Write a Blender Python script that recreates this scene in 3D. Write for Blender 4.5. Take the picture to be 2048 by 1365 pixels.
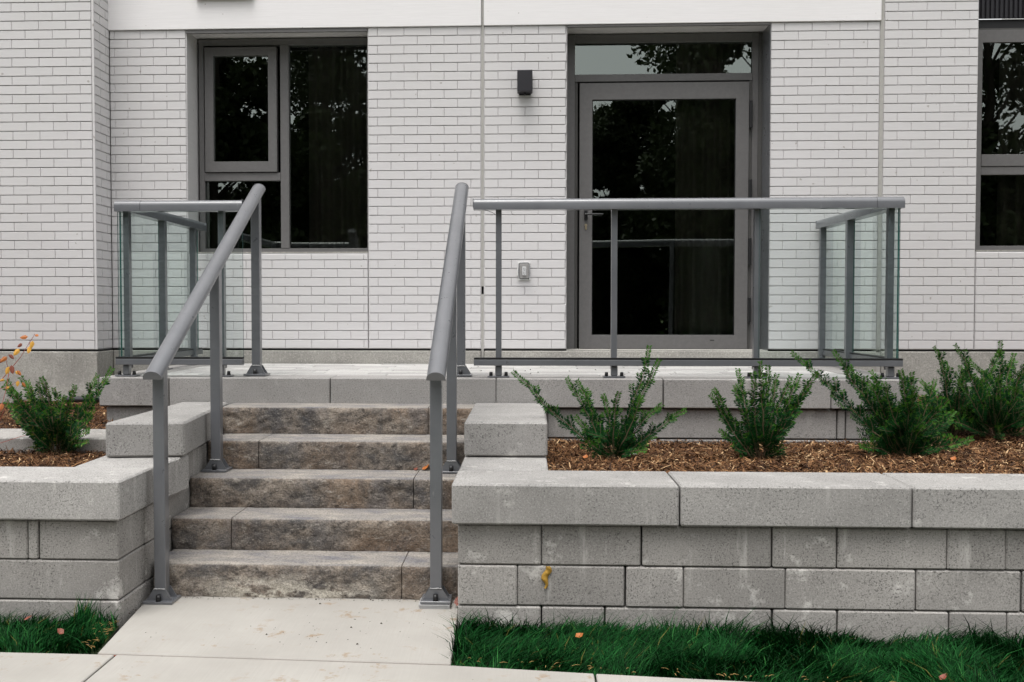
import bpy, bmesh, math, random
import numpy as np
from mathutils import Vector, Matrix, noise as mnoise
R = math.radians
random.seed(7); RNG = np.random.default_rng(7)
SC = bpy.context.scene; COL = SC.collection
for o in list(bpy.data.objects): bpy.data.objects.remove(o)

# ------------------------------------------------------------------ camera, world, sun, exposure
cd = bpy.data.cameras.new('camera'); cam = bpy.data.objects.new('camera', cd); COL.objects.link(cam)
cam.location = (0, 0, 1.34)
cam.rotation_euler = (R(90) - math.atan(62.5/1991), 0, math.atan(.0447))
cd.sensor_width = 36; cd.lens = 1991/2048*36; cd.shift_x = (1024-963)/2048
cd.clip_start = .05; cd.clip_end = 600
SC.camera = cam
SC.view_settings.view_transform = 'Standard'; SC.view_settings.look = 'None'
SC.view_settings.gamma = 1; SC.view_settings.use_curve_mapping = False
SC.view_settings.exposure = 0.98
W = bpy.data.worlds.new('World'); SC.world = W; W.use_nodes = True
wn = W.node_tree; wn.nodes.clear()
sky = wn.nodes.new('ShaderNodeTexSky'); sky.sky_type = 'NISHITA'; sky.sun_disc = False
sky.sun_elevation = R(74); sky.sun_rotation = R(195); sky.dust_density = 4; sky.air_density = 1; sky.altitude = 100
hs = wn.nodes.new('ShaderNodeHueSaturation'); hs.inputs['Saturation'].default_value = .06
bg = wn.nodes.new('ShaderNodeBackground'); bg.inputs['Strength'].default_value = .15
wo = wn.nodes.new('ShaderNodeOutputWorld')
wn.links.new(sky.outputs[0], hs.inputs['Color']); wn.links.new(hs.outputs[0], bg.inputs[0]); wn.links.new(bg.outputs[0], wo.inputs[0])
sd = bpy.data.lights.new('sun', 'SUN'); sd.energy = .95; sd.angle = R(28); sd.color = (1, .955, .905)
sun = bpy.data.objects.new('sun', sd); COL.objects.link(sun)
sun.rotation_euler = Vector((.14, .36, -.92)).to_track_quat('-Z', 'Y').to_euler()

# ------------------------------------------------------------------ materials
def newmat(name):
    m = bpy.data.materials.new(name); m.use_nodes = True
    nt = m.node_tree; nt.nodes.clear()
    out = nt.nodes.new('ShaderNodeOutputMaterial'); b = nt.nodes.new('ShaderNodeBsdfPrincipled')
    nt.links.new(b.outputs[0], out.inputs[0])
    return m, nt, b, out
class NB:
    """small node helper"""
    def __init__(s, nt): s.nt = nt
    def n(s, t, **kw):
        x = s.nt.nodes.new(t)
        for k, v in kw.items(): setattr(x, k, v)
        return x
    def L(s, a, b): s.nt.links.new(a, b)
    def pos(s, sc=(1, 1, 1)):
        g = s.n('ShaderNodeNewGeometry'); m = s.n('ShaderNodeMapping'); m.inputs['Scale'].default_value = sc
        s.L(g.outputs['Position'], m.inputs['Vector']); return m.outputs[0]
    def noise(s, v, scale, detail=3, rough=.55, dist=0):
        x = s.n('ShaderNodeTexNoise'); x.inputs['Scale'].default_value = scale; x.inputs['Detail'].default_value = detail
        x.inputs['Roughness'].default_value = rough; x.inputs['Distortion'].default_value = dist
        s.L(v, x.inputs['Vector']); return x.outputs['Fac']
    def rng(s, f, a, b, c, d):
        x = s.n('ShaderNodeMapRange'); x.clamp = True
        for i, v in enumerate((a, b, c, d)): x.inputs[i+1].default_value = v
        s.L(f, x.inputs[0]); return x.outputs[0]
    def ramp(s, f, stops):
        x = s.n('ShaderNodeValToRGB'); e = x.color_ramp.elements
        while len(e) < len(stops): e.new(.5)
        for i, (p, c) in enumerate(stops): e[i].position = p; e[i].color = (*c, 1)
        s.L(f, x.inputs[0]); return x.outputs[0]
    def mix(s, f, a, b, mode='MIX'):
        x = s.n('ShaderNodeMix', data_type='RGBA', blend_type=mode)
        if isinstance(f, (int, float)): x.inputs[0].default_value = f
        else: s.L(f, x.inputs[0])
        for i, c in ((6, a), (7, b)):
            if isinstance(c, tuple): x.inputs[i].default_value = (*c, 1)
            else: s.L(c, x.inputs[i])
        return x.outputs[2]
    def math(s, op, a, b=0.):
        x = s.n('ShaderNodeMath', operation=op)
        for i, c in ((0, a), (1, b)):
            if isinstance(c, (int, float)): x.inputs[i].default_value = c
            else: s.L(c, x.inputs[i])
        return x.outputs[0]
    def bump(s, b, h, strength=.3, dist=.002):
        x = s.n('ShaderNodeBump'); x.inputs['Strength'].default_value = strength; x.inputs['Distance'].default_value = dist
        s.L(h, x.inputs['Height']); s.L(x.outputs[0], b.inputs['Normal'])
    def objval(s, col, amount):
        o = s.n('ShaderNodeObjectInfo'); v = s.rng(o.outputs['Random'], 0, 1, 1-amount, 1+amount)
        h = s.n('ShaderNodeHueSaturation'); s.L(v, h.inputs['Value']); s.L(col, h.inputs['Color']); return h.outputs[0]

def grey(v, t=(1, 1, 1)): return (v*t[0], v*t[1], v*t[2])
def concrete(name, base, pores=.5, eff=.3, blotch=.12, var=.06, tint=(1, .985, .955), rough=.9, grain=200, bump=.5):
    m, nt, b, o = newmat(name); N = NB(nt); p = N.pos()
    c = N.ramp(N.noise(p, 2.6, 5, .6), [(.3, grey(base*(1-blotch), tint)), (.7, grey(base*(1+blotch), tint))])
    g = N.noise(p, grain, 2, .7)
    c = N.mix(N.rng(g, .42, .62, 0, .45), c, grey(base*.60, tint)); lt_ = N.noise(p, grain*.8, 1, .5)
    c = N.mix(N.rng(lt_, .58, .68, 0, .4), c, grey(min(.8, base*1.5), tint))
    pr = N.noise(p, 120, 3, .8); pm = N.rng(pr, .39, .44, 1, 0)
    pm2 = N.math('MULTIPLY', pm, N.rng(N.noise(p, 5, 2), .35, .6, .35, 1))
    c = N.mix(N.math('MULTIPLY', pm2, pores), c, grey(base*.28, tint))
    if eff:
        st = N.noise(N.pos((9, 9, 1.2)), 1.7, 4, .65)
        bl = N.noise(p, 7.5, 6, .7)
        e = N.math('MAXIMUM', N.rng(st, .60, .72, 0, .7), N.rng(bl, .60, .70, 0, 1))
        e = N.math('MULTIPLY', e, N.rng(g, .3, .6, .4, 1))
        c = N.mix(N.math('MULTIPLY', e, eff), c, (.62, .60, .57))
    c = N.objval(c, var)
    nt.links.new(c, b.inputs['Base Color']); b.inputs['Roughness'].default_value = rough
    b.inputs['Specular IOR Level'].default_value = .25
    h = N.math('ADD', N.math('MULTIPLY', pm, -.8), g)
    N.bump(b, h, bump, .0016)
    return m
def plain(name, col, rough=.5, metal=0, spec=.5, var=0, scale=40):
    m, nt, b, o = newmat(name); N = NB(nt); p = N.pos()
    f = N.noise(p, scale, 4, .6)
    c = N.ramp(f, [(.3, tuple(x*.93 for x in col)), (.7, tuple(x*1.07 for x in col))])
    if var: c = N.objval(c, var)
    nt.links.new(c, b.inputs['Base Color']); b.inputs['Roughness'].default_value = rough
    b.inputs['Metallic'].default_value = metal; b.inputs['Specular IOR Level'].default_value = spec
    N.bump(b, f, .08, .001)
    return m
M = {}
M['block'] = concrete('grey_block_concrete', .315, pores=.95, eff=.8, blotch=.20, var=.11, tint=(1, .955, .90))
M['cap'] = concrete('cap_block_concrete', .325, pores=.9, eff=.55, blotch=.17, var=.11, tint=(1, .97, .93))
M['terrace'] = concrete('terrace_block_concrete', .295, pores=.7, eff=.28, tint=(1, .965, .93))
M['foundation'] = concrete('foundation_concrete', .34, pores=.45, eff=.35, blotch=.22, tint=(1, .965, .89), grain=90)
M['paver'] = concrete('terrace_paver_concrete', .40, pores=.3, eff=.1, blotch=.15, tint=(1, .98, .95), var=.2)
def brickpaint(name, v, var):
    m, nt, b, o = newmat(name); N = NB(nt); p = N.pos()
    f = N.noise(N.pos((.5, .5, 14)), 12, 3, .6); f2 = N.noise(p, .8, 4, .6)
    c = N.ramp(f, [(.25, grey(v*.95, (1, .975, .985))), (.75, grey(v*1.04, (1, .975, .985)))])
    c = N.mix(N.rng(f2, .4, .8, 0, .3), c, grey(v*.88, (1, .98, .95)))
    # sparse specks and scuffs in the paint
    sp = N.rng(N.noise(p, 26, 1, .5), .775, .80, 0, .55)
    c = N.mix(sp, c, (.2, .17, .14))
    if var: c = N.objval(c, var)
    nt.links.new(c, b.inputs['Base Color']); b.inputs['Roughness'].default_value = .62
    N.bump(b, f, .25, .001); return m
M['brick'] = brickpaint('painted_brick', .57, .02)
M['joint'] = brickpaint('painted_brick_joint', .52, 0)
M['band'] = brickpaint('smooth_white_paint', .74, 0)
M['reveal'] = brickpaint('painted_reveal', .56, 0)
M['caulk'] = plain('grey_caulk', (.36, .35, .33), .6)
M['frame'] = plain('grey_window_metal', (.128, .124, .124), .42, spec=.4)
M['framed'] = plain('dark_grey_window_metal', (.075, .073, .07), .5, spec=.4)
M['rail'] = plain('grey_powder_coat', (.108, .112, .122), .28, spec=.6, scale=9)
def railmat():
    m, nt, b, o = newmat('grey_powder_coat'); N = NB(nt); p = N.pos()
    c = N.ramp(N.noise(p, 5, 5, .65), [(.3, (.098, .102, .112)), (.7, (.120, .124, .134))])
    sc = N.rng(N.noise(N.pos((1, 1, .25)), 30, 4, .75), .66, .74, 0, .35); c = N.mix(sc, c, (.24, .24, .25))
    nt.links.new(c, b.inputs['Base Color']); nt.links.new(N.rng(N.noise(p, 14, 4, .7), .3, .7, .26, .40), b.inputs['Roughness'])
    b.inputs['Specular IOR Level'].default_value = .6; b.inputs['Coat Weight'].default_value = .55; b.inputs['Coat Roughness'].default_value = .18
    N.bump(b, N.noise(p, 420, 1), .04, .0006); return m
M['rail'] = railmat()
M['black'] = plain('black_rubber', (.008, .008, .009), .45)
M['lamp'] = plain('black_lamp_metal', (.011, .010, .014), .45)
M['weld'] = plain('weld_metal', (.36, .36, .36), .5, scale=300)
M['brass'] = plain('brass_key_cylinder', (.65, .55, .38), .3, metal=.8)
M['white'] = plain('white_plastic', (.72, .72, .70), .4)
M['wood'] = plain('brown_board', (.11, .045, .015), .7)
M['room'] = plain('unlit_room_gloom', (.05, .047, .045), .9)  # the interior's lack of light is put into this near-black wall colour
M['curtain'] = plain('grey_curtain_cloth', (.34, .30, .27), .9)
M['soil'] = plain('soil', (.02, .028, .012), 1, spec=.1)
M['turf'] = plain('far_turf', (.07, .10, .04), 1, spec=.1)
M['foam'] = plain('yellow_foam', (.35, .20, .025), .7, scale=200)
M['leafo'] = plain('orange_leaf', (.33, .10, .015), .6, scale=120)
M['leafy'] = plain('ochre_leaf', (.48, .25, .03), .6, scale=120)
M['leafr'] = plain('red_brown_leaf', (.17, .04, .02), .6, scale=120)
M['redtwig'] = plain('red_twig', (.30, .06, .045), .6)
M['yewbark'] = plain('yew_bark', (.085, .06, .03), .85)
M['bark'] = plain('bark', (.05, .04, .03), .9)
M['asphalt'] = plain('asphalt', (.05, .05, .052), .9)
M['plasticdark'] = plain('black_edging_plastic', (.02, .02, .022), .5)
M['strawm'] = plain('dry_straw', (.30, .19, .06), .8)
def leafmat(name, col, sub=(1.25, 1.1, .8), rough=.5, spec=.35, translucent=.2):
    m, nt, b, o = newmat(name); N = NB(nt); p = N.pos()
    f = N.noise(p, 9, 3, .6); f2 = N.noise(p, 160, 1, .5)
    c = N.ramp(f, [(.3, tuple(x*.7 for x in col)), (.7, tuple(x*y for x, y in zip(col, sub)))])
    c = N.mix(N.rng(f2, .3, .7, 0, .5), c, tuple(x*.6 for x in col))
    nt.links.new(c, b.inputs['Base Color']); b.inputs['Roughness'].default_value = rough
    b.inputs['Specular IOR Level'].default_value = spec
    t = N.n('ShaderNodeBsdfTranslucent'); nt.links.new(c, t.inputs[0])
    mx = N.n('ShaderNodeMixShader'); mx.inputs[0].default_value = translucent
    nt.links.new(b.outputs[0], mx.inputs[1]); nt.links.new(t.outputs[0], mx.inputs[2]); nt.links.new(mx.outputs[0], o.inputs[0])
    return m
M['needle'] = leafmat('yew_needle_old', (.006, .040, .010), (1.7, 1.6, 1.3), .6, .1, .06)
M['needlen'] = leafmat('yew_needle_new', (.035, .125, .010), (1.5, 1.3, 1), .5, .22, .08)
M['needley'] = leafmat('yew_needle_yellow', (.13, .17, .02))
M['grassx'] = leafmat('grass_blade', (.005, .056, .017), (2.0, 1.9, 2.0), .5, .18, .1)
def grassmat():
    m, nt, b, o = newmat('grass_blade'); N = NB(nt); a = N.n('ShaderNodeAttribute'); a.attribute_name = 'tone'
    c = N.ramp(a.outputs['Fac'], [(0, (.001, .010, .002)), (.45, (.003, .034, .006)), (.8, (.008, .078, .016)), (.965, (.03, .14, .03)), (1, (.13, .12, .03))])
    nt.links.new(c, b.inputs['Base Color']); b.inputs['Roughness'].default_value = .6; b.inputs['Specular IOR Level'].default_value = .07
    t = N.n('ShaderNodeBsdfTranslucent'); nt.links.new(c, t.inputs[0]); mx = N.n('ShaderNodeMixShader'); mx.inputs[0].default_value = .12
    nt.links.new(b.outputs[0], mx.inputs[1]); nt.links.new(t.outputs[0], mx.inputs[2]); nt.links.new(mx.outputs[0], o.inputs[0]); return m
M['grass'] = grassmat()
M['treeleaf'] = leafmat('tree_leaf', (.030, .05, .014), (1.7, 1.4, 1.2), .6)
# stair stone: mottled brown and charcoal, rock faced
def stepmat():
    m, nt, b, o = newmat('mottled_stair_stone'); N = NB(nt); p = N.pos()
    a = N.noise(N.pos((1, 1, 1.5)), 4.6, 8, .74, .4)
    c = N.ramp(a, [(.33, (.045, .045, .048)), (.42, (.115, .104, .096)), (.50, (.19, .162, .138)), (.58, (.30, .255, .21)), (.70, (.29, .27, .245))])
    warm = N.noise(p, 2.0, 3, .5)
    c = N.mix(N.rng(warm, .47, .62, 0, .5), c, (.21, .13, .075)); vs_ = N.noise(N.pos((5, 5, .9)), 2.2, 4, .6)
    c = N.mix(N.rng(vs_, .56, .68, 0, .55), c, (.075, .072, .073))
    cool = N.noise(N.pos((2.2, 1, 1)), 2.4, 4, .6, .3)
    c = N.mix(N.rng(cool, .52, .66, 0, .6), c, (.10, .10, .108))
    w = N.noise(N.pos((1, 1, 2.2)), 11, 6, .75)
    c = N.mix(N.rng(w, .56, .66, 0, .75), c, (.40, .365, .32)); dk = N.noise(N.pos((1, 1, 1.8)), 19, 5, .75)
    c = N.mix(N.rng(dk, .36, .46, .75, 0), c, (.035, .03, .028))
    # lime bloom on the lowest step
    sx = N.n('ShaderNodeSeparateXYZ'); g = N.n('ShaderNodeNewGeometry'); nt.links.new(g.outputs['Position'], sx.inputs[0])
    lz = N.rng(sx.outputs[2], .02, .13, 1, 0); lx = N.rng(N.math('ABSOLUTE', N.math('ADD', sx.outputs[0], 1.12)), .15, .5, 1, 0)
    bl = N.rng(N.noise(N.pos((1, 1, 2)), 8, 6, .7), .42, .50, 0, 1)
    c = N.mix(N.math('MULTIPLY', N.math('MULTIPLY', lz, lx), bl), c, (.62, .58, .50))
    # smooth tread, upward faces: paler, streaked along the step
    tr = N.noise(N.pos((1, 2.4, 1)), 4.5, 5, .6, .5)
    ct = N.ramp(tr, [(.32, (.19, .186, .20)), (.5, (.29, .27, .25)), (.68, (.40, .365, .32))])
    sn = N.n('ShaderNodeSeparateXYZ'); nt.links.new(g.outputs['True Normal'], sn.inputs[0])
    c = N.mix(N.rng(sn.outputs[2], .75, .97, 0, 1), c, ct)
    gr = N.noise(p, 120, 3, .7)
    c = N.mix(N.rng(gr, .45, .62, 0, .5), c, (.05, .045, .04), 'MIX'); g2 = N.noise(p, 95, 2, .6)
    c = N.mix(N.rng(g2, .56, .70, 0, .3), c, (.40, .37, .33))
    nt.links.new(c, b.inputs['Base Color']); b.inputs['Roughness'].default_value = .88; b.inputs['Specular IOR Level'].default_value = .25
    N.bump(b, N.math('ADD', gr, N.math('MULTIPLY', N.noise(p, 28, 5, .7), 3.)), .9, .006)
    return m
M['step'] = stepmat()
# broom-finished pavement
def pavemat():
    m, nt, b, o = newmat('broomed_pavement_concrete'); N = NB(nt); p = N.pos()
    br = N.noise(N.pos((1, .03, 1)), 150, 2, .6)
    c = N.ramp(N.noise(p, 1.6, 5, .6), [(.3, (.290, .276, .252)), (.7, (.365, .350, .322))])
    c = N.mix(N.rng(br, .3, .75, 0, .28), c, (.27, .255, .235))
    st = N.math('MULTIPLY', N.rng(N.noise(p, 12, 5, .7), .57, .65, 0, 1), N.rng(N.noise(p, 2.2, 2), .48, .58, 0, 1))
    c = N.mix(N.math('MULTIPLY', st, .7), c, (.24, .16, .09))
    sp = N.rng(N.noise(p, 60, 1, .5), .79, .81, 0, .8); c = N.mix(sp, c, (.10, .08, .06))
    nt.links.new(c, b.inputs['Base Color']); b.inputs['Roughness'].default_value = .9; b.inputs['Specular IOR Level'].default_value = .2
    N.bump(b, N.math('ADD', br, N.noise(p, 300, 2)), .35, .0015); return m
M['pave'] = pavemat()
def mulchmat():
    m, nt, b, o = newmat('shredded_bark_mulch'); N = NB(nt)
    a = N.n('ShaderNodeAttribute'); a.attribute_name = 'tone'
    c = N.ramp(a.outputs['Fac'], [(0, (.028, .014, .008)), (.35, (.060, .027, .012)), (.65, (.130, .060, .024)), (.88, (.24, .125, .055)), (1, (.46, .31, .17))])
    nt.links.new(c, b.inputs['Base Color']); b.inputs['Roughness'].default_value = .8; b.inputs['Specular IOR Level'].default_value = .2
    return m
M['mulch'] = mulchmat()
M['mulchbase'] = plain('mulch_bed', (.045, .02, .009), .95, scale=60)
def glassmat(name, tint, ior, lo=0, ripple=0):
    m, nt, b, o = newmat(name); nt.nodes.remove(b); N = NB(nt)
    t = N.n('ShaderNodeBsdfTransparent'); t.inputs[0].default_value = (*tint, 1)
    g = N.n('ShaderNodeBsdfGlossy'); g.inputs['Roughness'].default_value = .0; g.inputs[0].default_value = (.90, 1, .93, 1)
    f = N.n('ShaderNodeFresnel'); f.inputs[0].default_value = ior
    if ripple:
        bp = N.n('ShaderNodeBump'); bp.inputs['Strength'].default_value = ripple; bp.inputs['Distance'].default_value = .01
        nt.links.new(N.noise(N.pos(), 1.3, 1), bp.inputs['Height']); nt.links.new(bp.outputs[0], g.inputs['Normal'])
    gg = N.n('ShaderNodeNewGeometry'); ff = N.math('MULTIPLY', f.outputs[0], N.math('SUBTRACT', 1., gg.outputs['Backfacing']))
    mx = N.n('ShaderNodeMixShader'); nt.links.new(ff if lo else f.outputs[0], mx.inputs[0])
    nt.links.new(t.outputs[0], mx.inputs[1]); nt.links.new(g.outputs[0], mx.inputs[2]); nt.links.new(mx.outputs[0], o.inputs[0])
    return m
M['pane'] = glassmat('dark_window_glass', (.62, .64, .62), 2.3, ripple=.2)
M['gglass'] = glassmat('guard_glass', (.925, .955, .95), 1.5, lo=1)
M['gedge'] = plain('glass_edge', (.03, .10, .09), .25, spec=.6)
M['clear'] = glassmat('clear_cover_plastic', (.86, .86, .88), 1.6, lo=1)

# ------------------------------------------------------------------ object helpers
WL = {}
def wl(o): return WL[o.name]
def link(name, me, mats, parent=None, loc=(0, 0, 0), kind=None):
    if isinstance(mats, str): mats = [mats]
    if len(me.materials) == 0:
        for k in mats: me.materials.append(M[k])
    o = bpy.data.objects.new(name, me); COL.objects.link(o)
    loc = Vector(loc); WL[o.name] = loc
    if parent: o.parent = parent; o.location = loc - WL[parent.name]
    else: o.location = loc
    if kind: o['kind'] = kind
    return o
def thing(name, label, cat, loc=(0, 0, 0), group=None, kind=None):
    o = bpy.data.objects.new(name, None); COL.objects.link(o); o.location = loc; WL[o.name] = Vector(loc)
    o.empty_display_size = .1
    if kind: o['kind'] = kind
    else: o['label'] = label; o['category'] = cat
    if group: o['group'] = group
    return o
def tag(o, label, cat, group=None):
    o['label'] = label; o['category'] = cat
    if group: o['group'] = group
    return o
def mesh(name, verts, faces, origin=(0, 0, 0), smooth=False, mi=None):
    me = bpy.data.meshes.new(name); ox = Vector(origin)
    me.from_pydata([tuple(Vector(v)-ox) for v in verts], [], faces)
    if smooth: me.polygons.foreach_set('use_smooth', [True]*len(faces))
    if mi is not None: me.polygons.foreach_set('material_index', mi)
    me.update(); return me
def prism(name, foot, z0, z1, mats, parent=None, bev=.0, kind=None, jitter=0):
    """upright block over a four-cornered footprint"""
    c = Vector((sum(p[0] for p in foot)/len(foot), sum(p[1] for p in foot)/len(foot), z0))
    bm = bmesh.new(); n = len(foot)
    lo = [bm.verts.new((p[0]-c.x, p[1]-c.y, 0)) for p in foot]; hi = [bm.verts.new((p[0]-c.x, p[1]-c.y, z1-z0)) for p in foot]
    bm.faces.new(lo[::-1]); bm.faces.new(hi)
    for i in range(n): bm.faces.new((lo[i], lo[(i+1) % n], hi[(i+1) % n], hi[i]))
    bm.normal_update()
    if bev: bmesh.ops.bevel(bm, geom=list(bm.edges), offset=bev, segments=1, affect='EDGES', profile=.6)
    if jitter:
        for v in bm.verts: v.co += Vector((random.uniform(-1, 1), random.uniform(-1, 1), random.uniform(-.6, .6)))*jitter
    me = bpy.data.meshes.new(name); bm.to_mesh(me); bm.free()
    return link(name, me, mats, parent, c, kind)
def box(name, x0, x1, y0, y1, z0, z1, mats, parent=None, bev=.0, kind=None, jitter=0):
    return prism(name, [(x0, y0), (x1, y0), (x1, y1), (x0, y1)], z0, z1, mats, parent, bev, kind, jitter)
def loftx(name, prof, path, mats, parent=None, smooth=False, cap=True, up=Vector((0, 0, 1))):
    """sweep a closed profile (u sideways, v up) along a straight or bent path"""
    vs = []; fs = []; n = len(prof); P = [Vector(p) for p in path]
    for i, p in enumerate(P):
        t = (P[min(i+1, len(P)-1)] - P[max(i-1, 0)]).normalized(); s = t.cross(up).normalized(); u = s.cross(t).normalized()
        for a, b in prof: vs.append(p + s*a + u*b)
    for i in range(len(P)-1):
        for k in range(n): fs.append((i*n+k, i*n+(k+1) % n, (i+1)*n+(k+1) % n, (i+1)*n+k))
    if cap: fs.append(tuple(range(n))[::-1]); fs.append(tuple((len(P)-1)*n+k for k in range(n)))
    c = sum(P, Vector())/len(P)
    me = mesh(name, vs, fs, c)
    bm = bmesh.new(); bm.from_mesh(me); bmesh.ops.recalc_face_normals(bm, faces=bm.faces); bm.to_mesh(me); bm.free()
    if smooth:
        me.polygons.foreach_set('use_smooth', [len(p.vertices) == 4 for p in me.polygons])
        try: me.set_sharp_from_angle(angle=R(35))
        except Exception: pass
    return link(name, me, mats, parent, c)
def cyl(name, p0, p1, r0, r1, mats, parent=None, n=12, smooth=True):
    p0 = Vector(p0); p1 = Vector(p1); t = (p1-p0).normalized(); a = t.orthogonal().normalized(); b = t.cross(a)
    vs = []; fs = []
    for p, r in ((p0, r0), (p1, r1)):
        for k in range(n):
            w = 2*math.pi*k/n; vs.append(p + a*math.cos(w)*r + b*math.sin(w)*r)
    for k in range(n): fs.append((k, (k+1) % n, n+(k+1) % n, n+k))
    fs.append(tuple(range(n))[::-1]); fs.append(tuple(range(n, 2*n)))
    me = mesh(name, vs, fs, p0)
    if smooth:
        me.polygons.foreach_set('use_smooth', [len(p.vertices) == 4 for p in me.polygons])
    return link(name, me, mats, parent, p0)
class MB:
    def __init__(s): s.v = []; s.f = []; s.m = []
    def tube(s, pts, rads, n=5, m=0):
        pts = [Vector(p) for p in pts]; base = len(s.v)
        for i, p in enumerate(pts):
            t = (pts[min(i+1, len(pts)-1)]-pts[max(i-1, 0)]).normalized(); a = t.orthogonal().normalized(); b = t.cross(a)
            for k in range(n):
                w = 2*math.pi*k/n; s.v.append(p + (a*math.cos(w)+b*math.sin(w))*rads[i])
        for i in range(len(pts)-1):
            for k in range(n):
                s.f.append((base+i*n+k, base+i*n+(k+1) % n, base+(i+1)*n+(k+1) % n, base+(i+1)*n+k)); s.m.append(m)
    def quad(s, a, b, c, d, m=0):
        i = len(s.v); s.v += [a, b, c, d]; s.f.append((i, i+1, i+2, i+3)); s.m.append(m)
    def build(s, name, mats, parent=None, origin=(0, 0, 0), kind=None, smooth=False):
        me = mesh(name, s.v, s.f, origin, smooth, s.m)
        return link(name, me, mats, parent, origin, kind)
def npmesh(name, V, F, tones=None):
    """V (n,3) verts, F (m,4) quads, straight from numpy"""
    me = bpy.data.meshes.new(name); k = F.shape[1]
    me.vertices.add(len(V)); me.vertices.foreach_set('co', V.astype('f4').ravel())
    me.loops.add(F.size); me.loops.foreach_set('vertex_index', F.astype('i4').ravel())
    me.polygons.add(len(F)); me.polygons.foreach_set('loop_start', np.arange(0, F.size, k, dtype='i4'))
    try: me.polygons.foreach_set('loop_total', np.full(len(F), k, dtype='i4'))
    except Exception: pass
    if tones is not None:
        a = me.attributes.new('tone', 'FLOAT', 'POINT'); a.data.foreach_set('value', tones.astype('f4'))
    me.update(calc_edges=True); me.validate(); return me

# ------------------------------------------------------------------ ground, walk, sidewalk
SW = [(-9, 4.04), (-2.064, 3.785), (-1.592, 3.776), (-.295, 3.72), (.257, 3.657), (.916, 3.592), (6, 3.07)]
def swy(x):
    for (a, b), (c, d) in zip(SW, SW[1:]):
        if x <= c: return b+(d-b)*(x-a)/(c-a)
    return SW[-1][1]
g = mesh('ground', [(-150, -150, -.1), (150, -150, -.1), (150, 150, -.1), (-150, 150, -.1)], [(0, 1, 2, 3)])
link('ground', g, 'turf', kind='structure')
sw = thing('sidewalk', '', '', (0, 3, 0), kind='structure')
def pave(name, foot, parent, z=0.0):
    return prism(name, foot, z-.085, z, 'pave', parent, .004)
j = .004
cuts = [-9, -6.4, -4.0, -1.597, .256, 2.3, 4.4, 6.5]
for a, b in zip(cuts, cuts[1:]):
    pts = [(a+j, 2.0), (b-j, 2.0)] + [(x, y-.004) for x, y in [(b-j, swy(b-j))]+[q for q in SW[::-1] if a+.01 < q[0] < b-.01]+[(a+j, swy(a+j))]]
    pave('sidewalk_slab', pts, sw, -.003)
pave('path_slab', [(-1.672, swy(-1.67)+.004), (-.283, swy(-.283)+.004), (-.305, 4.56), (-1.76, 4.56)], thing('path', '', '', (-1, 4.2, 0), kind='structure'))
prism('joint_filler', [(-1.67, swy(-1.67)-.004), (-.284, swy(-.284)-.004), (-.284, swy(-.284)+.004), (-1.67, swy(-1.67)+.004)], -.05, -.0075, 'leafr', sw)
road = box('road', -60, 60, -8.5, -1.8, -.088, -.05, 'asphalt', kind='structure')
kerb = box('kerb', -60, 60, -1.8, -1.62, -.088, .05, 'pave', kind='structure', bev=.01)

# ------------------------------------------------------------------ retaining walls
def course(parent, xs, y0, y1, z0, z1, mat, gap=.0035, bev=.006, name='wall_block', jit=.0008):
    gs = [random.choice((gap, gap, .0014)) for _ in xs]
    for a, b, ga, gb in zip(xs, xs[1:], gs, gs[1:]):
        dy = random.uniform(-.002, .002)
        box(name, a+ga, b-gb, y0+dy, y1, z0+.0022, z1-.0022, mat, parent, bev, jitter=jit)
rw = thing('retaining_wall', 'long grey concrete block retaining wall right of the stairs with a stepped end', 'retaining wall', (1.5, 4.35, 0))
box('core', -.26, 6.0, 4.26, 4.5, -.1, .55, 'plasticdark', rw); box('core', -.26, .06, 5.0, 5.9, -.1, .74, 'plasticdark', rw)
course(rw, [-.315, .642, 1.596, 2.56, 3.52, 4.5, 5.5], 4.16, 4.54, .434, .609, 'cap', name='cap_block', bev=.007)
course(rw, [-.292, .067, .489, 1.033, 1.302, 1.755, 1.994, 2.40, 2.95, 3.3, 4.0, 4.6, 5.4], 4.2, 4.5, .255, .43, 'block')
course(rw, [-.292, -.035, .422, .666, 1.091, 1.629, 2.061, 2.6, 3.0, 3.5, 4.1, 4.7, 5.4], 4.2, 4.5, .08, .255, 'block')
course(rw, [-.292, .068, .336, 1.038, 1.307, 1.767, 2.004, 2.4, 2.9, 3.6, 4.3, 5.4], 4.2, 4.5, -.095, .08, 'block')
box('cap_block', -.307, .103, 4.547, 5.93, .434, .606, 'cap', rw, .007)
box('cap_block', -.306, .107, 4.92, 5.935, .612, .783, 'cap', rw, .009)
for z0, z1, cs in ((.255, .43, [4.507, 5.1, 5.9]), (.08, .255, [4.507, 4.9, 5.9]), (-.095, .08, [4.507, 5.3, 5.9])):
    for a, b in zip(cs, cs[1:]): box('wall_block', -.290, .09, a, b-.004, z0+.002, z1-.002, 'block', rw, .006)
lw = thing('retaining_wall', 'grey concrete block retaining wall left of the stairs, turning back along them', 'retaining wall', (-2.6, 4.35, 0))
box('core', -6.0, -1.80, 4.26, 4.5, -.1, .55, 'plasticdark', lw); box('core', -2.05, -1.82, 5.0, 5.9, -.1, .74, 'plasticdark', lw)
course(lw, [-6, -5, -4, -3.02, -1.735], 4.16, 4.54, .434, .609, 'cap', name='cap_block', bev=.007)
course(lw, [-6, -5.2, -4.3, -3.5, -2.7, -2.161, -2.112, -1.758], 4.2, 4.5, .255, .43, 'block')
course(lw, [-6, -5, -4.1, -3.3, -2.55, -1.758], 4.2, 4.5, .08, .255, 'block')
course(lw, [-6, -5.1, -4.4, -3.6, -2.3, -1.752], 4.2, 4.5, -.095, .08, 'block')
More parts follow.
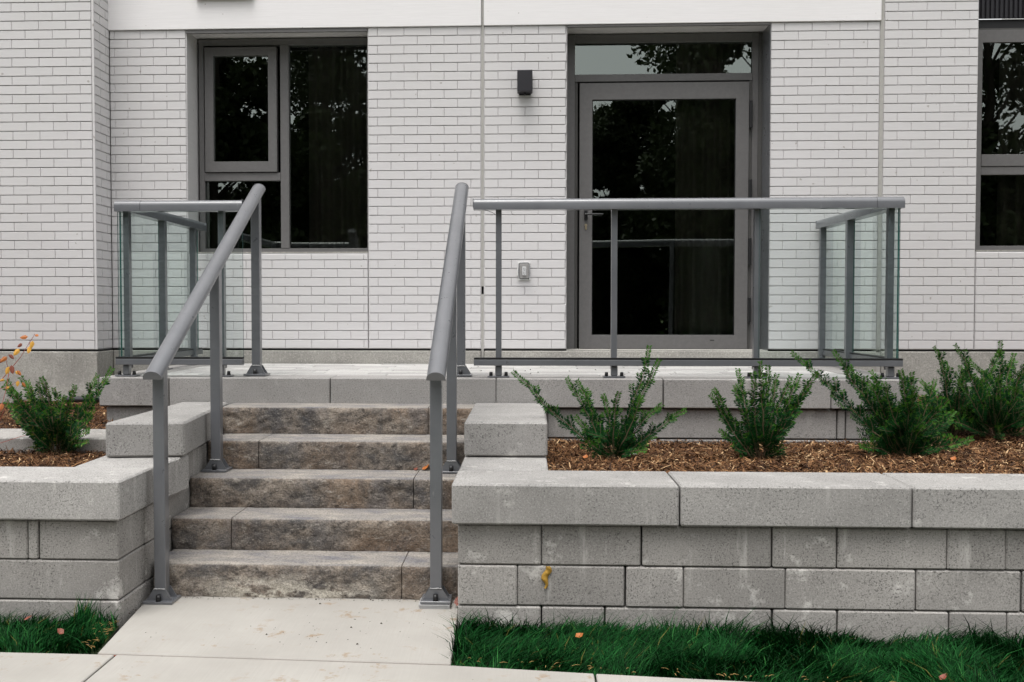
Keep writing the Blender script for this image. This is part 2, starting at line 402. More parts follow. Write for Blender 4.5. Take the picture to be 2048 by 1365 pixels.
prism('cap_block', [(-2.112, 4.546), (-1.737, 4.546), (-1.704, 4.95), (-2.12, 4.95)], .434, .607, 'cap', lw, .007)
prism('cap_block', [(-2.072, 4.80), (-1.69, 4.85), (-1.80, 5.93), (-2.08, 5.92)], .612, .783, 'cap', lw, .010)
for z0, z1, cs in ((.255, .43, [4.507, 4.79, 5.3, 5.9]), (.08, .255, [4.507, 4.62, 5.2, 5.9]), (-.095, .08, [4.507, 4.8, 5.9]), (.437, .606, [4.957, 5.25, 5.9])):
    for a, b in zip(cs, cs[1:]): box('wall_block', -2.1, -1.757, a, b-.004, z0+.002, z1-.002, 'block', lw, .006)
# foam blob and a low second planter wall
fm = MB()
vs = []; fs = []
nn = 14
for i in range(nn):
    t = i/(nn-1); z = .255-t*.095; w = .006+.010*math.sin(math.pi*min(1, t*1.1+.08))*(1+.5*mnoise.noise(Vector((t*9, 3, 1)))); cx = .093-.012*t+.007*math.sin(t*9)
    for k, a in enumerate((0, 45, 90, 135, 180)):
        vs.append((cx-w*math.cos(R(a)), 4.197-.010*math.sin(R(a))*(1+.7*mnoise.noise(Vector((t*14, a*.05, 2)))), z))
for i in range(nn-1):
    for k in range(4): fs.append((i*5+k, i*5+k+1, (i+1)*5+k+1, (i+1)*5+k))
tag(link('foam_blob', mesh('foam_blob', vs, fs, (.09, 4.2, .2), True), 'foam', None, (.09, 4.2, .2)), 'dried yellow foam drip stuck on the right retaining wall', 'foam')
pw = thing('planter_wall', 'low grey block planter wall behind the left yew shrub', 'garden wall', (-3, 5.3, .5))
for a, b in ((-6.2, -5.2), (-5.2, -4.2), (-4.2, -3.2), (-3.2, -2.135)): box('cap_block', a+.003, b-.003, 5.15, 5.56, .50, .66, 'block', pw, .006)

# ------------------------------------------------------------------ stairs
st = thing('stone_stairs', 'five mottled brown rock faced concrete steps up to the terrace', 'stairs', (-1.03, 4.55, 0))
def stepblock(x0, x1, yf, yb, z0, z1):
    x0 += .002; x1 -= .002; w = x1-x0; nx = max(6, int(w/.011)); h = z1-z0
    prof = [(0.0, .0), (0, .08), (0, .16), (0, .25), (0, .33), (0, .42), (0, .5), (0, .58), (0, .66), (0, .74), (0, .82), (.002, .92), (.007, .975), (.016, 1.0), (.05, 1.0), (yb-yf, 1.0)]
    vs = []; fs = []
    for i in range(nx+1):
        x = x0+w*i/nx; e = min(i, nx-i); ed = 0.006 if e == 0 else 0.0
        for k, (dy, f) in enumerate(prof):
            q = Vector((x*7, f*1.6+z0*9, yf))
            rel = (mnoise.noise(q)*.008 + mnoise.noise(q*3.1)*.006 + mnoise.noise(q*8)*.0035)
            amp = 1.0 if k < 11 else (.5 if k < 14 else 0.12)
            y = yf+dy+rel*amp + ed*(k < 14) + (.002 if k == 0 else 0)
            z = z0+h*f + (mnoise.noise(q*2.3)*.0012 if k > 11 else 0)
            vs.append((x, y, z))
    n = len(prof)
    for i in range(nx):
        for k in range(n-1): fs.append((i*n+k, (i+1)*n+k, (i+1)*n+k+1, i*n+k+1))
    b = len(vs); 
    for x in (x0, x1): vs += [(x, yb, z0)]
    fs.append(tuple(range(n))+(b,)) ; fs.append(tuple(nx*n+k for k in range(n))[::-1]+(b+1,))
    c = ((x0+x1)/2, (yf+yb)/2, z0)
    me = mesh('step_block', vs, fs, c, False)
    me.polygons.foreach_set('use_smooth', [len(p.vertices) == 4 for p in me.polygons])
    try: me.set_sharp_from_angle(angle=R(50))
    except Exception: pass
    return link('step_block', me, 'step', st, c)
SY = [4.545, 4.82, 5.095, 5.385, 5.70, 5.955]
SX = [[-1.742, -.573, -.302], [-1.752, -1.453, -.302], [-1.753, -.58, -.302], [-1.75, -1.468, -.302], [-1.765, -.563, -.302]]
for k in range(5):
    for a, b in zip(SX[k], SX[k][1:]): stepblock(a, b, SY[k], SY[k+1]+.02, .155*k+.001, .155*(k+1))

# ------------------------------------------------------------------ terrace
tc = thing('terrace', 'raised terrace of grey concrete blocks and pale pavers in front of the door', 'terrace', (-.1, 6.8, 0))
box('core', -2.5, 2.2, 6.03, 7.4, 0, .86, 'plasticdark', tc)
course(tc, [-2.604, -2.17, -1.181, -.179, .817, 1.801, 2.30], 5.95, 6.22, .752, .93, 'terrace', name='coping_block', bev=.005)
course(tc, [-2.575, -2.15, -1.7, -.9, -.25, .13, .698, 1.848, 1.898, 2.27], 5.985, 6.2, .568, .748, 'terrace')
course(tc, [-2.575, -1.7, -.25, .2, .794, 1.4, 2.27], 5.985, 6.2, .388, .565, 'terrace')
for a, b in ((6.225, 6.75), (6.75, 7.25), (7.25, 7.56)):
    box('coping_block', -2.604, -2.36, a, b-.005, .752, .93, 'terrace', tc, .005)
    box('coping_block', 2.03, 2.30, a, b-.005, .752, .93, 'terrace', tc, .005)
    for sx0, sx1 in ((-2.575, -2.38), (2.05, 2.27)):
        box('wall_block', sx0, sx1, a, b-.005, .568, .748, 'terrace', tc, .005); box('wall_block', sx0, sx1, a, b-.005, .388, .565, 'terrace', tc, .005)
row = 0; y = 6.224
pm = {}
while y < 7.56:
    d = .15 if y+.15 < 7.57 else 7.575-y
    x = -2.355 - random.uniform(0, .45)
    while x < 2.025:
        L = random.choice((.3, .45, .6, .6)); a = max(x, -2.355); b = min(x+L, 2.025)
        if b-a > .05:
            dz = random.uniform(-.0012, .0012)
            box('paver', a+.0035, b-.0035, y+.004, y+d-.004, .86, .927+dz, 'paver', tc, .0025)
        x += L
    y += d; row += 1

# ------------------------------------------------------------------ building
BD = thing('apartment_building', 'white painted brick apartment building with grey framed windows and glass door', 'building', (0, 8, 0))
CZ = .0679; Z0 = 1.041; BL = .2037
bricks = []      # x0,x1,z0,z1,plane('F' y)/( 'S' x),depthpos
def addbricks(x0, x1, z0, z1, yf, phase_even, bl=BL, corner=None):
    k = int((z0-Z0)/CZ+.0001)
    while Z0+k*CZ < z1-.012:
        a = max(z0, Z0+k*CZ+.0058); b = min(z1, Z0+(k+1)*CZ)
        ph = phase_even if k % 2 == 0 else phase_even+bl/2
        n = math.floor((x0-ph)/bl)
        while ph+n*bl < x1:
            p = max(x0, ph+n*bl); q = min(x1, ph+(n+1)*bl)
            if q-p > .012 and b-a > .012: bricks.append((p, q, a, b, yf))
            n += 1
        k += 1
YB = 7.60; TOP = 3.484
EX = .004
addbricks(-3.208, -2.615, Z0, TOP, YB, -3.069)          # left of the left window
addbricks(-2.604, -1.213, Z0, 1.768, YB, -3.069, .2028) # under it
addbricks(-1.204, -.345, Z0, TOP, YB, -1.031)
addbricks(-.319, .303, Z0, TOP, YB, -.009-.2045)
addbricks(1.828, 2.628, Z0, TOP, YB, 1.826)
addbricks(2.664, 3.346, Z0, 4.6, YB, 2.867, .2075)
addbricks(3.356, 5.0, Z0, 1.768, YB, 2.867+.03, .2075)
addbricks(5.01, 6.0, Z0, 4.6, YB, 2.867, .2075)
addbricks(-6.0, -3.228, Z0, 4.6, 7.32, -3.722-.007, .2068)
# backing panels whose faces are the recessed joints; their sides are the window reveals
def panel(x0, x1, z0, z1, mat='joint', y0=YB+.0091, y1=7.88): return box('wall_panel', x0, x1, y0, y1, z0, z1, mat, BD)
panel(-3.21, -2.608, Z0, TOP); panel(-2.6045, -1.2125, Z0, 1.775); panel(-1.2085, -.341, Z0, TOP)
panel(-.323, .307, Z0, TOP); panel(1.824, 2.632, Z0, TOP); panel(2.660, 3.349, Z0, 4.6); panel(3.3535, 5.003, Z0, 1.775); panel(5.007, 6.0, Z0, 4.6)
panel(-6.0, -3.219, Z0, 4.6, y0=7.331, y1=7.9)
for x0, x1, y0 in ((-.341, -.323, 7.606), (2.632, 2.660, 7.604)):
    box('caulk_joint', x0, x1, y0, 7.7, 1.52 if x0 < 0 else Z0, 4.6, 'caulk', BD)
box('caulk_joint', -.341, -.323, 7.607, 7.7, .93, 1.46, 'caulk', BD); box('joint_gap', -.341, -.323, 7.66, 7.7, 1.46, 1.52, 'black', BD)
for x0, x1 in ((-2.608, -2.6045), (-1.2125, -1.2085), (3.349, 3.3535)): box('seam', x0, x1, 7.66, 7.7, Z0, 1.77, 'black', BD)
box('white_band', -3.214, -.342, 7.586, 7.9, TOP+.003, 4.6, 'band', BD, .003)
box('white_band', -.322, 2.634, 7.586, 7.9, TOP+.003, 4.6, 'band', BD, .003)
# masonry behind the band, floor slab edge and upper wall out of the frame
box('upper_wall', -6.0, 6.0, 7.5, 8.2, 4.61, 7.4, 'band', BD)
box('side_wall', -6.3, -6.01, 7.3, 13, 0, 7.4, 'band', BD); box('side_wall', 6.01, 6.3, 7.5, 13, 0, 7.4, 'band', BD)
# bricks: the 300 that show largest are single parts, the rest one part
cp = Vector((0, 0, 1.34))
def vis(b):
    x = (b[0]+b[1])/2; z = (b[2]+b[3])/2
    d = b[4]*.999 - x*.0447
    u = 1052+1991*x/b[4]*1.0 if False else 963+1991*((x*.999+b[4]*.0447)/d)
    inside = 0 < u < 2048 and z < 3.72
    return (b[1]-b[0])*(b[3]-b[2])/d/d if inside else 0
order = sorted(range(len(bricks)), key=lambda i: -vis(bricks[i]))
single = set(order[:300])
def brickgeo(b, off):
    x0, x1, z0, z1, y = b; e = .0036; m = y+.0048; t = y+.0095; o = off
    v = [(x0, t, z0), (x1, t, z0), (x1, t, z1), (x0, t, z1), (x0+.0004, m, z0), (x1-.0004, m, z0), (x1-.0004, m, z1), (x0+.0004, m, z1),
         (x0+e, y, z0+.0005), (x1-e, y, z0+.0005), (x1-e, y, z1-.0028), (x0+e, y, z1-.0028)]
    f = [(8, 9, 10, 11)]
    for k in range(4):
        n = (k+1) % 4; f += [(k, n, 4+n, 4+k), (4+k, 4+n, 8+n, 8+k)]
    return v, [tuple(i+o for i in q) for q in f]
cache = {}
for i in sorted(single):
    b = bricks[i]; w = round(b[1]-b[0], 4); h = round(b[3]-b[2], 4)
    if (w, h) not in cache:
        v, f = brickgeo((0, w, 0, h, 0), 0); me = mesh('brick', v, f); me.materials.append(M['brick']); cache[(w, h)] = me
    link('brick', cache[(w, h)], 'brick', BD, (b[0], b[4], b[2]))
V = []; F = []
for i, b in enumerate(bricks):
    if i in single: continue
    v, f = brickgeo(b, len(V)); V += v; F += f
# return face of the left bay (facing right)
k = 0
while Z0+k*CZ < 4.58:
    a = Z0+k*CZ+.0058; c = min(Z0+(k+1)*CZ, 4.6)
    ys = [7.325, 7.43, 7.60] if k % 2 == 0 else [7.325, 7.53, 7.60]
    for p, q in zip(ys, ys[1:]):
        e = .0022; X = -3.210; t = -3.2185; o = len(V); p2 = p+(.0045 if p > 7.33 else 0); q2 = q-.0045
        V += [(t, p2, a), (t, q2, a), (t, q2, c), (t, p2, c), (X, p2+e, a+e), (X, q2-e, a+e), (X, q2-e, c-e), (X, p2+e, c-e)]
        F += [tuple(n+o for n in f) for f in ((4, 5, 6, 7), (0, 1, 5, 4), (1, 2, 6, 5), (2, 3, 7, 6), (3, 0, 4, 7))]
    k += 1
link('brick_courses', mesh('brick_courses', V, F), 'brick', BD, kind='stuff')
box('corner_strip', -3.2245, -3.2085, 7.3195, 7.3285, Z0+.004, 4.6, 'brick', BD)
# foundation
def found(x0, x1, y0, z1=1.026): box('foundation', x0, x1, y0, 7.95, -.08, z1, 'foundation', BD, .004)
found(-6.0, -3.205, 7.305); found(-3.2, -.345, 7.588); found(-.318, 2.628, 7.588); found(2.664, 6.0, 7.588)
box('caulk_joint', 2.631, 2.661, 7.6, 7.7, 0, 1.02, 'caulk', BD)
box('shadow_gap', -6.0, -3.21, 7.34, 7.9, 1.026, 1.041, 'black', BD); box('shadow_gap', -3.2, .307, 7.62, 7.9, 1.026, 1.041, 'black', BD); box('shadow_gap', 1.824, 6.0, 7.62, 7.9, 1.026, 1.041, 'black', BD)

# rooms behind the glass
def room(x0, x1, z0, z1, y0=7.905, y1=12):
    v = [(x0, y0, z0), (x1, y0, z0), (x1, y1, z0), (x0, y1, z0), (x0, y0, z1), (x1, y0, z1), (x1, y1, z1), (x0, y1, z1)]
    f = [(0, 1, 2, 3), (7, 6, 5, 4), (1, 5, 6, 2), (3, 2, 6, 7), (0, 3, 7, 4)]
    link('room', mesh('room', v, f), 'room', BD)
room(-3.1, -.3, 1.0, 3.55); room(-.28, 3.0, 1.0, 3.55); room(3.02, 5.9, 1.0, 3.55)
def curtain(x0, x1, z0, z1, y, label):
    V = []; F = []; n = int((x1-x0)/.012)
    for i in range(n+1):
        x = x0+(x1-x0)*i/n; d = .035*math.sin(x*62)+.02*math.sin(x*29+1)
        V += [(x, y+d, z0), (x, y+d*.8, z1)]
    for i in range(n): F.append((2*i, 2*i+2, 2*i+3, 2*i+1))
    me = mesh('curtain', V, F, (x0, y, z0), True)
    tag(link('curtain', me, 'curtain', None, (x0, y, z0)), label, 'curtain')
curtain(-1.75, -1.15, 1.3, 3.45, 8.02, 'grey curtain hanging behind the right pane of the left window')
curtain(1.18, 1.85, 1.06, 3.45, 8.02, 'grey curtain hanging inside the glass door by its hinges')
curtain(3.7, 4.9, 1.3, 3.45, 8.02, 'grey curtain hanging inside the window at the right edge')

def pane(x0, x1, z0, z1, y, parent, tilt=0):
    m = mesh('pane', [(x0, y, z0), (x1, y, z0), (x1, y+tilt, z1), (x0, y+tilt, z1)], [(0, 1, 2, 3)], (x0, y, z0))
    return link('pane', m, 'pane', parent, (x0, y, z0))
def framerect(name, x0, x1, z0, z1, w, y0, y1, mat, parent, wb=None, wt=None):
    """four mitred members joined as one frame"""
    wb = wb or w; wt = wt or w
    O = [(x0, z0), (x1, z0), (x1, z1), (x0, z1)]; I = [(x0+w, z0+wb), (x1-w, z0+wb), (x1-w, z1-wt), (x0+w, z1-wt)]
    V = [(x, y0, z) for x, z in O]+[(x, y0, z) for x, z in I]+[(x, y1, z) for x, z in O]+[(x, y1, z) for x, z in I]
    F = []
    for k in range(4):
        n = (k+1) % 4
        F += [(k, n, 4+n, 4+k), (8+n, 8+k, 12+k, 12+n), (k, 8+k, 8+n, n), (4+k, 4+n, 12+n, 12+k)]
    me = mesh(name, V, F, (x0, y0, z0)); bm = bmesh.new(); bm.from_mesh(me); bmesh.ops.recalc_face_normals(bm, faces=bm.faces)
    bmesh.ops.bevel(bm, geom=[e for e in bm.edges], offset=.0015, segments=1, affect='EDGES'); bm.to_mesh(me); bm.free()
    return link(name, me, mat, parent, (x0, y0, z0))
def seal(x0, x1, z0, z1, y, parent):
    framerect('gasket', x0, x1, z0, z1, .006, y, y+.006, 'black', parent)
# left window
w1 = link('window', mesh('window', [(-2.604, 7.845, 3.44), (-1.214, 7.845, 3.44), (-1.214, 7.845, 3.478), (-2.604, 7.845, 3.478)], [(0, 1, 2, 3)]), 'framed', BD)
w1['label'] = 'left window of a top casement, a small lower pane and a tall right pane'
framerect('frame', -2.592, -1.213, 1.786, 3.476, .040, 7.838, 7.90, 'frame', w1, wt=.05)
box('mullion', -1.941, -1.874, 7.835, 7.90, 1.828, 3.425, 'frame', w1, .002)
box('transom_bar', -2.551, -1.943, 7.836, 7.90, 2.362, 2.425, 'frame', w1, .002)
framerect('sash', -2.541, -1.967, 2.430, 3.410, .068, 7.822, 7.88, 'frame', w1, .082, .066)
pane(-2.475, -2.030, 2.505, 3.35, 7.85, w1, .0015); pane(-2.551, -1.943, 1.827, 2.362, 7.868, w1, .0); pane(-1.873, -1.25, 1.827, 3.425, 7.868, w1, .003)
box('head_flashing', -2.606, -1.211, 7.596, 7.615, 3.457, 3.482, 'frame', w1, .002)
prism('sill', [(-2.603, 7.607), (-1.214, 7.607), (-1.214, 7.84), (-2.603, 7.84)], 1.7755, 1.786, 'foundation', w1)
# right window, with the ribbed panel above it
w2 = link('window', mesh('window', [(3.36, 7.845, 3.44), (5.0, 7.845, 3.44), (5.0, 7.845, 3.49), (3.36, 7.845, 3.49)], [(0, 1, 2, 3)]), 'framed', BD)
w2['label'] = 'right window cut by the edge of the photo with two stacked panes'
framerect('frame', 3.44, 5.0, 1.786, 3.476, .045, 7.838, 7.90, 'frame', w2, wt=.095)
box('jamb_filler', 3.352, 3.438, 7.845, 7.90, 1.786, 3.476, 'framed', w2)
box('transom_bar', 3.487, 4.953, 7.836, 7.90, 2.44, 2.53, 'frame', w2, .002); box('transom_bar', 3.487, 4.953, 7.842, 7.90, 2.375, 2.437, 'frame', w2, .002)
pane(3.487, 4.953, 2.53, 3.38, 7.85, w2, .003); pane(3.487, 4.953, 1.83, 2.375, 7.86, w2)
prism('sill', [(3.357, 7.607), (5.0, 7.607), (5.0, 7.84), (3.357, 7.84)], 1.7755, 1.786, 'foundation', w2)
box('head_gap', 3.352, 5.0, 7.86, 7.9, 3.478, 3.56, 'black', w2)  # black strip stands in for the shaded gap over the frame
rp = link('ribbed_panel', mesh('ribbed_panel', [(3.35, 7.84, 3.56), (5, 7.84, 3.56), (5, 7.84, 4.6), (3.35, 7.84, 4.6)], [(0, 1, 2, 3)]), 'lamp', BD)
for i in range(47): box('rib', 3.362+i*.0348, 3.380+i*.0348, 7.825, 7.8385, 3.562, 4.6, 'lamp', rp)

# door
dr = link('door', mesh('door', [(.42, 7.872, 1.04), (.43, 7.872, 1.04), (.43, 7.872, 1.05), (.42, 7.872, 1.05)], [(0, 1, 2, 3)]), 'frame', BD)
dr['label'] = 'wide glass door in a grey metal frame with a transom pane above'
box('jamb', .311, .378, 7.83, 7.90, 1.024, 3.478, 'frame', dr, .002); box('jamb', .379, .402, 7.842, 7.90, 1.024, 3.112, 'framed', dr, .002)
box('jamb', 1.744, 1.79, 7.836, 7.90, 1.024, 3.478, 'frame', dr, .002); box('jamb', 1.791, 1.8205, 7.838, 7.90, 1.024, 3.478, 'framed', dr)
box('head', .379, 1.743, 7.838, 7.90, 3.413, 3.478, 'frame', dr, .002)
box('transom_bar', .379, 1.743, 7.830, 7.90, 3.112, 3.168, 'frame', dr, .002)
pane(.379, 1.743, 3.168, 3.413, 7.862, dr, .0)
framerect('leaf', .414, 1.717, 1.036, 3.098, .099, 7.815, 7.87, 'frame', dr, .105, .128)
box('door_stop', 1.720, 1.742, 7.832, 7.89, 1.024, 3.11, 'framed', dr, .002); box('door_stop', .4145, 1.7165, 7.86, 7.9, 3.0995, 3.111, 'black', dr)
box('weather_strip', .41, 1.72, 7.84, 7.88, 1.022, 1.035, 'black', dr)
pane(.512, 1.619, 1.14, 2.971, 7.84, dr, -.001)
seal(.512, 1.619, 1.140, 2.971, 7.828, dr)
box('lining', 1.8215, 1.8235, 7.596, 7.83, 1.03, 3.48, 'rail', dr); box('lining', .3075, .3095, 7.60, 7.83, 1.03, 3.48, 'frame', dr)
box('head_flashing', .309, 1.822, 7.594, 7.615, 3.468, 3.4835, 'frame', dr, .002)
box('threshold', .309, 1.822, 7.592, 7.9, 1.0275, 1.0215+.012, 'foundation', dr)
for z0, z1 in ((2.741, 2.952), (2.13, 2.348), (1.682, 1.895), (1.243, 1.437)):
    box('hinge', 1.7185, 1.7405, 7.795, 7.8315, z0, z1, 'black', dr, .004)
hb = MB()
box('handle_plate', .452, .478, 7.802, 7.8145, 2.036, 2.118, 'black', dr, .005)
hd = cyl('handle', (.465, 7.805, 2.080), (.465, 7.765, 2.080), .012, .012, 'black', dr)
loftx('handle', [(.011*math.cos(a), .0075*math.sin(a)) for a in [2*math.pi*i/10 for i in range(10)]], [(.455, 7.765, 2.080), (.58, 7.765, 2.080), (.592, 7.770, 2.080)], 'black', dr, True)
cyl('key_cylinder', (.465, 7.8145, 1.999), (.465, 7.803, 1.999), .010, .010, 'brass', dr)
box('lock_slot', .458, .472, 7.806, 7.8145, 1.965, 1.99, 'brass', dr, .002)
box('drain_slot', 1.43, 1.463, 7.8135, 7.8149, 1.100, 1.106, 'black', dr)

# board at the very top of the photo
tag(box('wooden_board', -2.52, -2.08, 7.545, 7.585, 3.713, 3.86, 'wood', None, .004), 'brown board on the white band above the left window', 'board')

# wall lamp
lp = thing('wall_lamp', 'black box wall lamp between the left window and the door', 'wall lamp', (-.014, 7.6, 3.05))
prism('lamp_body', [(-.068, 7.495), (.046, 7.495), (.046, 7.588), (-.068, 7.588)], 2.972, 3.130, 'lamp', lp, .003)
box('back_plate', -.055, .033, 7.588, 7.599, 2.962, 3.115, 'lamp', lp); cyl('sensor', (-.011, 7.55, 2.972), (-.011, 7.55, 2.955), .008, .006, 'lamp', lp)
# outlet
ol = thing('wall_socket', 'white outdoor wall socket under a clear bubble cover left of the door', 'socket', (-.014, 7.6, 1.635))
box('back_box', -.050, .022, 7.580, 7.599, 1.578, 1.690, 'caulk', ol, .004)
box('receptacle', -.030, .002, 7.572, 7.5795, 1.600, 1.668, 'white', ol, .003)
for dz in (1.650, 1.618):
    for dx in (-.0215, -.0095): box('slot', dx, dx+.0025, 7.5705, 7.5725, dz-.004, dz+.005, 'black', ol)
    box('slot', -.0155, -.0115, 7.5705, 7.5725, dz-.0125, dz-.0085, 'black', ol)
def cover():
    bm = bmesh.new(); bmesh.ops.create_cube(bm, size=1)
    for v in bm.verts: v.co = Vector((v.co.x*.09, v.co.y*.06, v.co.z*.13))
    bmesh.ops.bevel(bm, geom=list(bm.edges), offset=.012, segments=3, affect='EDGES')
    me = bpy.data.meshes.new('cover'); bm.to_mesh(me); bm.free()
    link('cover', me, 'clear', ol, (-.014, 7.565, 1.635))
cover(); framerect('cover_rim', -.060, .031, 1.568, 1.702, .006, 7.586, 7.598, 'white', ol); box('latch', .016, .023, 7.548, 7.556, 1.570, 1.577, 'black', ol)
box('hinge', -.068, -.060, 7.575, 7.592, 1.60, 1.66, 'white', ol, .002)

# ------------------------------------------------------------------ glass guards
def railprof(w=.076, h=.067, side=.036, n=7):
    p = [(-w/2, 0), (w/2, 0), (w/2, side)]
    for i in range(1, n):
        a = math.pi*i/n; p.append((w/2*math.cos(a)**1 if True else 0, side+(h-side)*math.sin(a)**.8))
    p.append((-w/2, side)); return p
def foot(parent, x, y, along='x'):
    z = .93
    if along == 'x':
        parent = box('base_plate', x-.066, x+.066, y-.035, y+.035, z, z+.009, 'rail', parent, .001)
        box('foot_bracket', x-.020, x+.020, y-.030, y+.018, z+.009, z+.072, 'rail', parent, .006)
        bs = ((x-.046, y-.01), (x+.046, y-.01))
    else:
        parent = box('base_plate', x-.035, x+.035, y-.066, y+.066, z, z+.009, 'rail', parent, .001)
        box('foot_bracket', x-.020, x+.022, y-.022, y+.022, z+.009, z+.072, 'rail', parent, .006)
        bs = ((x, y-.046), (x, y+.046))
    for bx, by in bs:
        cyl('bolt_cap', (bx, by, z+.009), (bx, by, z+.033), .0115, .0095, 'black', parent)
def gpanel(parent, x0, x1, y0, y1, z0=1.046, z1=1.946):
    o = box('glass_panel', x0, x1, y0, y1, z0, z1, 'gglass', parent)
    me = o.data; me.materials.append(M['gedge']); thinx = (x1-x0) < (y1-y0)
    for p in me.polygons:
        n = p.normal
        if (abs(n.x) < .5 if thinx else abs(n.y) < .5): p.material_index = 1
    return o
def guard(label, xf0, xf1, xs, posts, sideposts, glassx, yend, xcorner):
    g = thing('glass_guard', label, 'guard rail', ((xf0+xf1)/2, 6.02, .93))
    Y = 6.035; zt = 1.942
    s = 1 if xcorner > 0 else -1
    cj = xcorner - s*.165     # sleeve joint in the front rail
    a, b = (xf0, cj) if s > 0 else (cj, xf1)
    tr1 = loftx('top_rail', railprof(), [(a, Y, zt), (b, Y, zt)], 'rail', g, True)
    xr = xcorner-s*.038
    # mitred corner piece: front part runs into the side rail
    c0 = cj+s*.0015
    loftx('corner_rail', railprof(.078, .069, .037), [(c0, Y, zt-.001), (xcorner-s*.004, Y, zt-.001)], 'rail', g, True)
    tr2 = loftx('top_rail', railprof(), [(xr, Y+.040, zt), (xr, yend, zt)], 'rail', g, True)
    if s > 0: box('end_cap', xf0-.004, xf0-.0005, Y-.040, Y+.038, zt+.014, zt+.068, 'rail', tr1, .001)
    else: box('end_cap', xf1+.0005, xf1+.004, Y-.040, Y+.038, zt+.014, zt+.068, 'rail', tr1, .001)
    box('end_cap', xr-.038, xr+.038, yend+.0005, yend+.004, zt, zt+.06, 'rail', tr2, .001)
    # bottom channel with its gasket
    yb0, yb1 = 5.995, 6.040
    e0, e1 = (xf0+.002, xcorner-.004) if s > 0 else (xcorner+.004, xf1-.002)
    box('bottom_rail', e0, e1, yb0, yb1, 1.003, 1.039, 'rail', g, .002)
    xo0, xo1 = (xcorner-.050, xcorner-.005) if s > 0 else (xcorner+.005, xcorner+.050)
    box('bottom_rail', xo0, xo1, yb1+.001, yend-.03, 1.003, 1.041, 'rail', g, .002)
    box('gasket', e0+.001, e1-.001, yb0+.0005, yb1-.004, 1.0395, 1.051, 'black', g)
    box('gasket', xo0+.004, xo1-.004, yb1+.001, yend-.032, 1.041, 1.051, 'black', g)
    for x in posts:
        box('post', x-.0175, x+.0175, 6.0415, 6.086, 1.0, zt+.006, 'rail', g, .0015)
        box('post_sleeve', x-.019, x+.019, 6.043, 6.088, .98, 1.0, 'black', g)
        foot(g, x, 6.045)
    for yy in sideposts:
        box('post', xr-.024-s*.010, xr+.020-s*.010, yy-.020, yy+.020, .94, zt+.006, 'rail', g, .0015); foot(g, xr-s*.012, yy, 'y')
    gpanel(g, *glassx, 6.012, 6.022)
    gx = xcorner-s*.020
    ys = [6.05]+[q for q in sideposts]+[yend-.05]
    gpanel(g, gx-.005, gx+.005, 6.05, sideposts[0]-.004); gpanel(g, gx-.005, gx+.005, sideposts[0]+.004, yend-.05)
    return g
gr = guard('wide grey railing in front of the door with glass at its right end', -.317, 2.236, None, (-.166, .532, 1.385, 2.172), (6.86, 7.47), (1.388, 2.212), 7.56, 2.236)
gl = guard('short grey railing with glass panels on the terrace below the left window', -2.520, -1.726, None, (-2.462, -1.871), (6.70, 7.32), (-2.502, -1.727), 7.54, -2.520)
cv = [(-.262, 6.03, 1.944), (-.235, 6.028, 1.938), (-.205, 6.035, 1.928), (-.186, 6.045, 1.916)]
wm = MB(); wm.tube(cv, [.0016]*4, 5); wm.build('loose_wire', 'black', gr, (-.22, 6.03, 1.93))

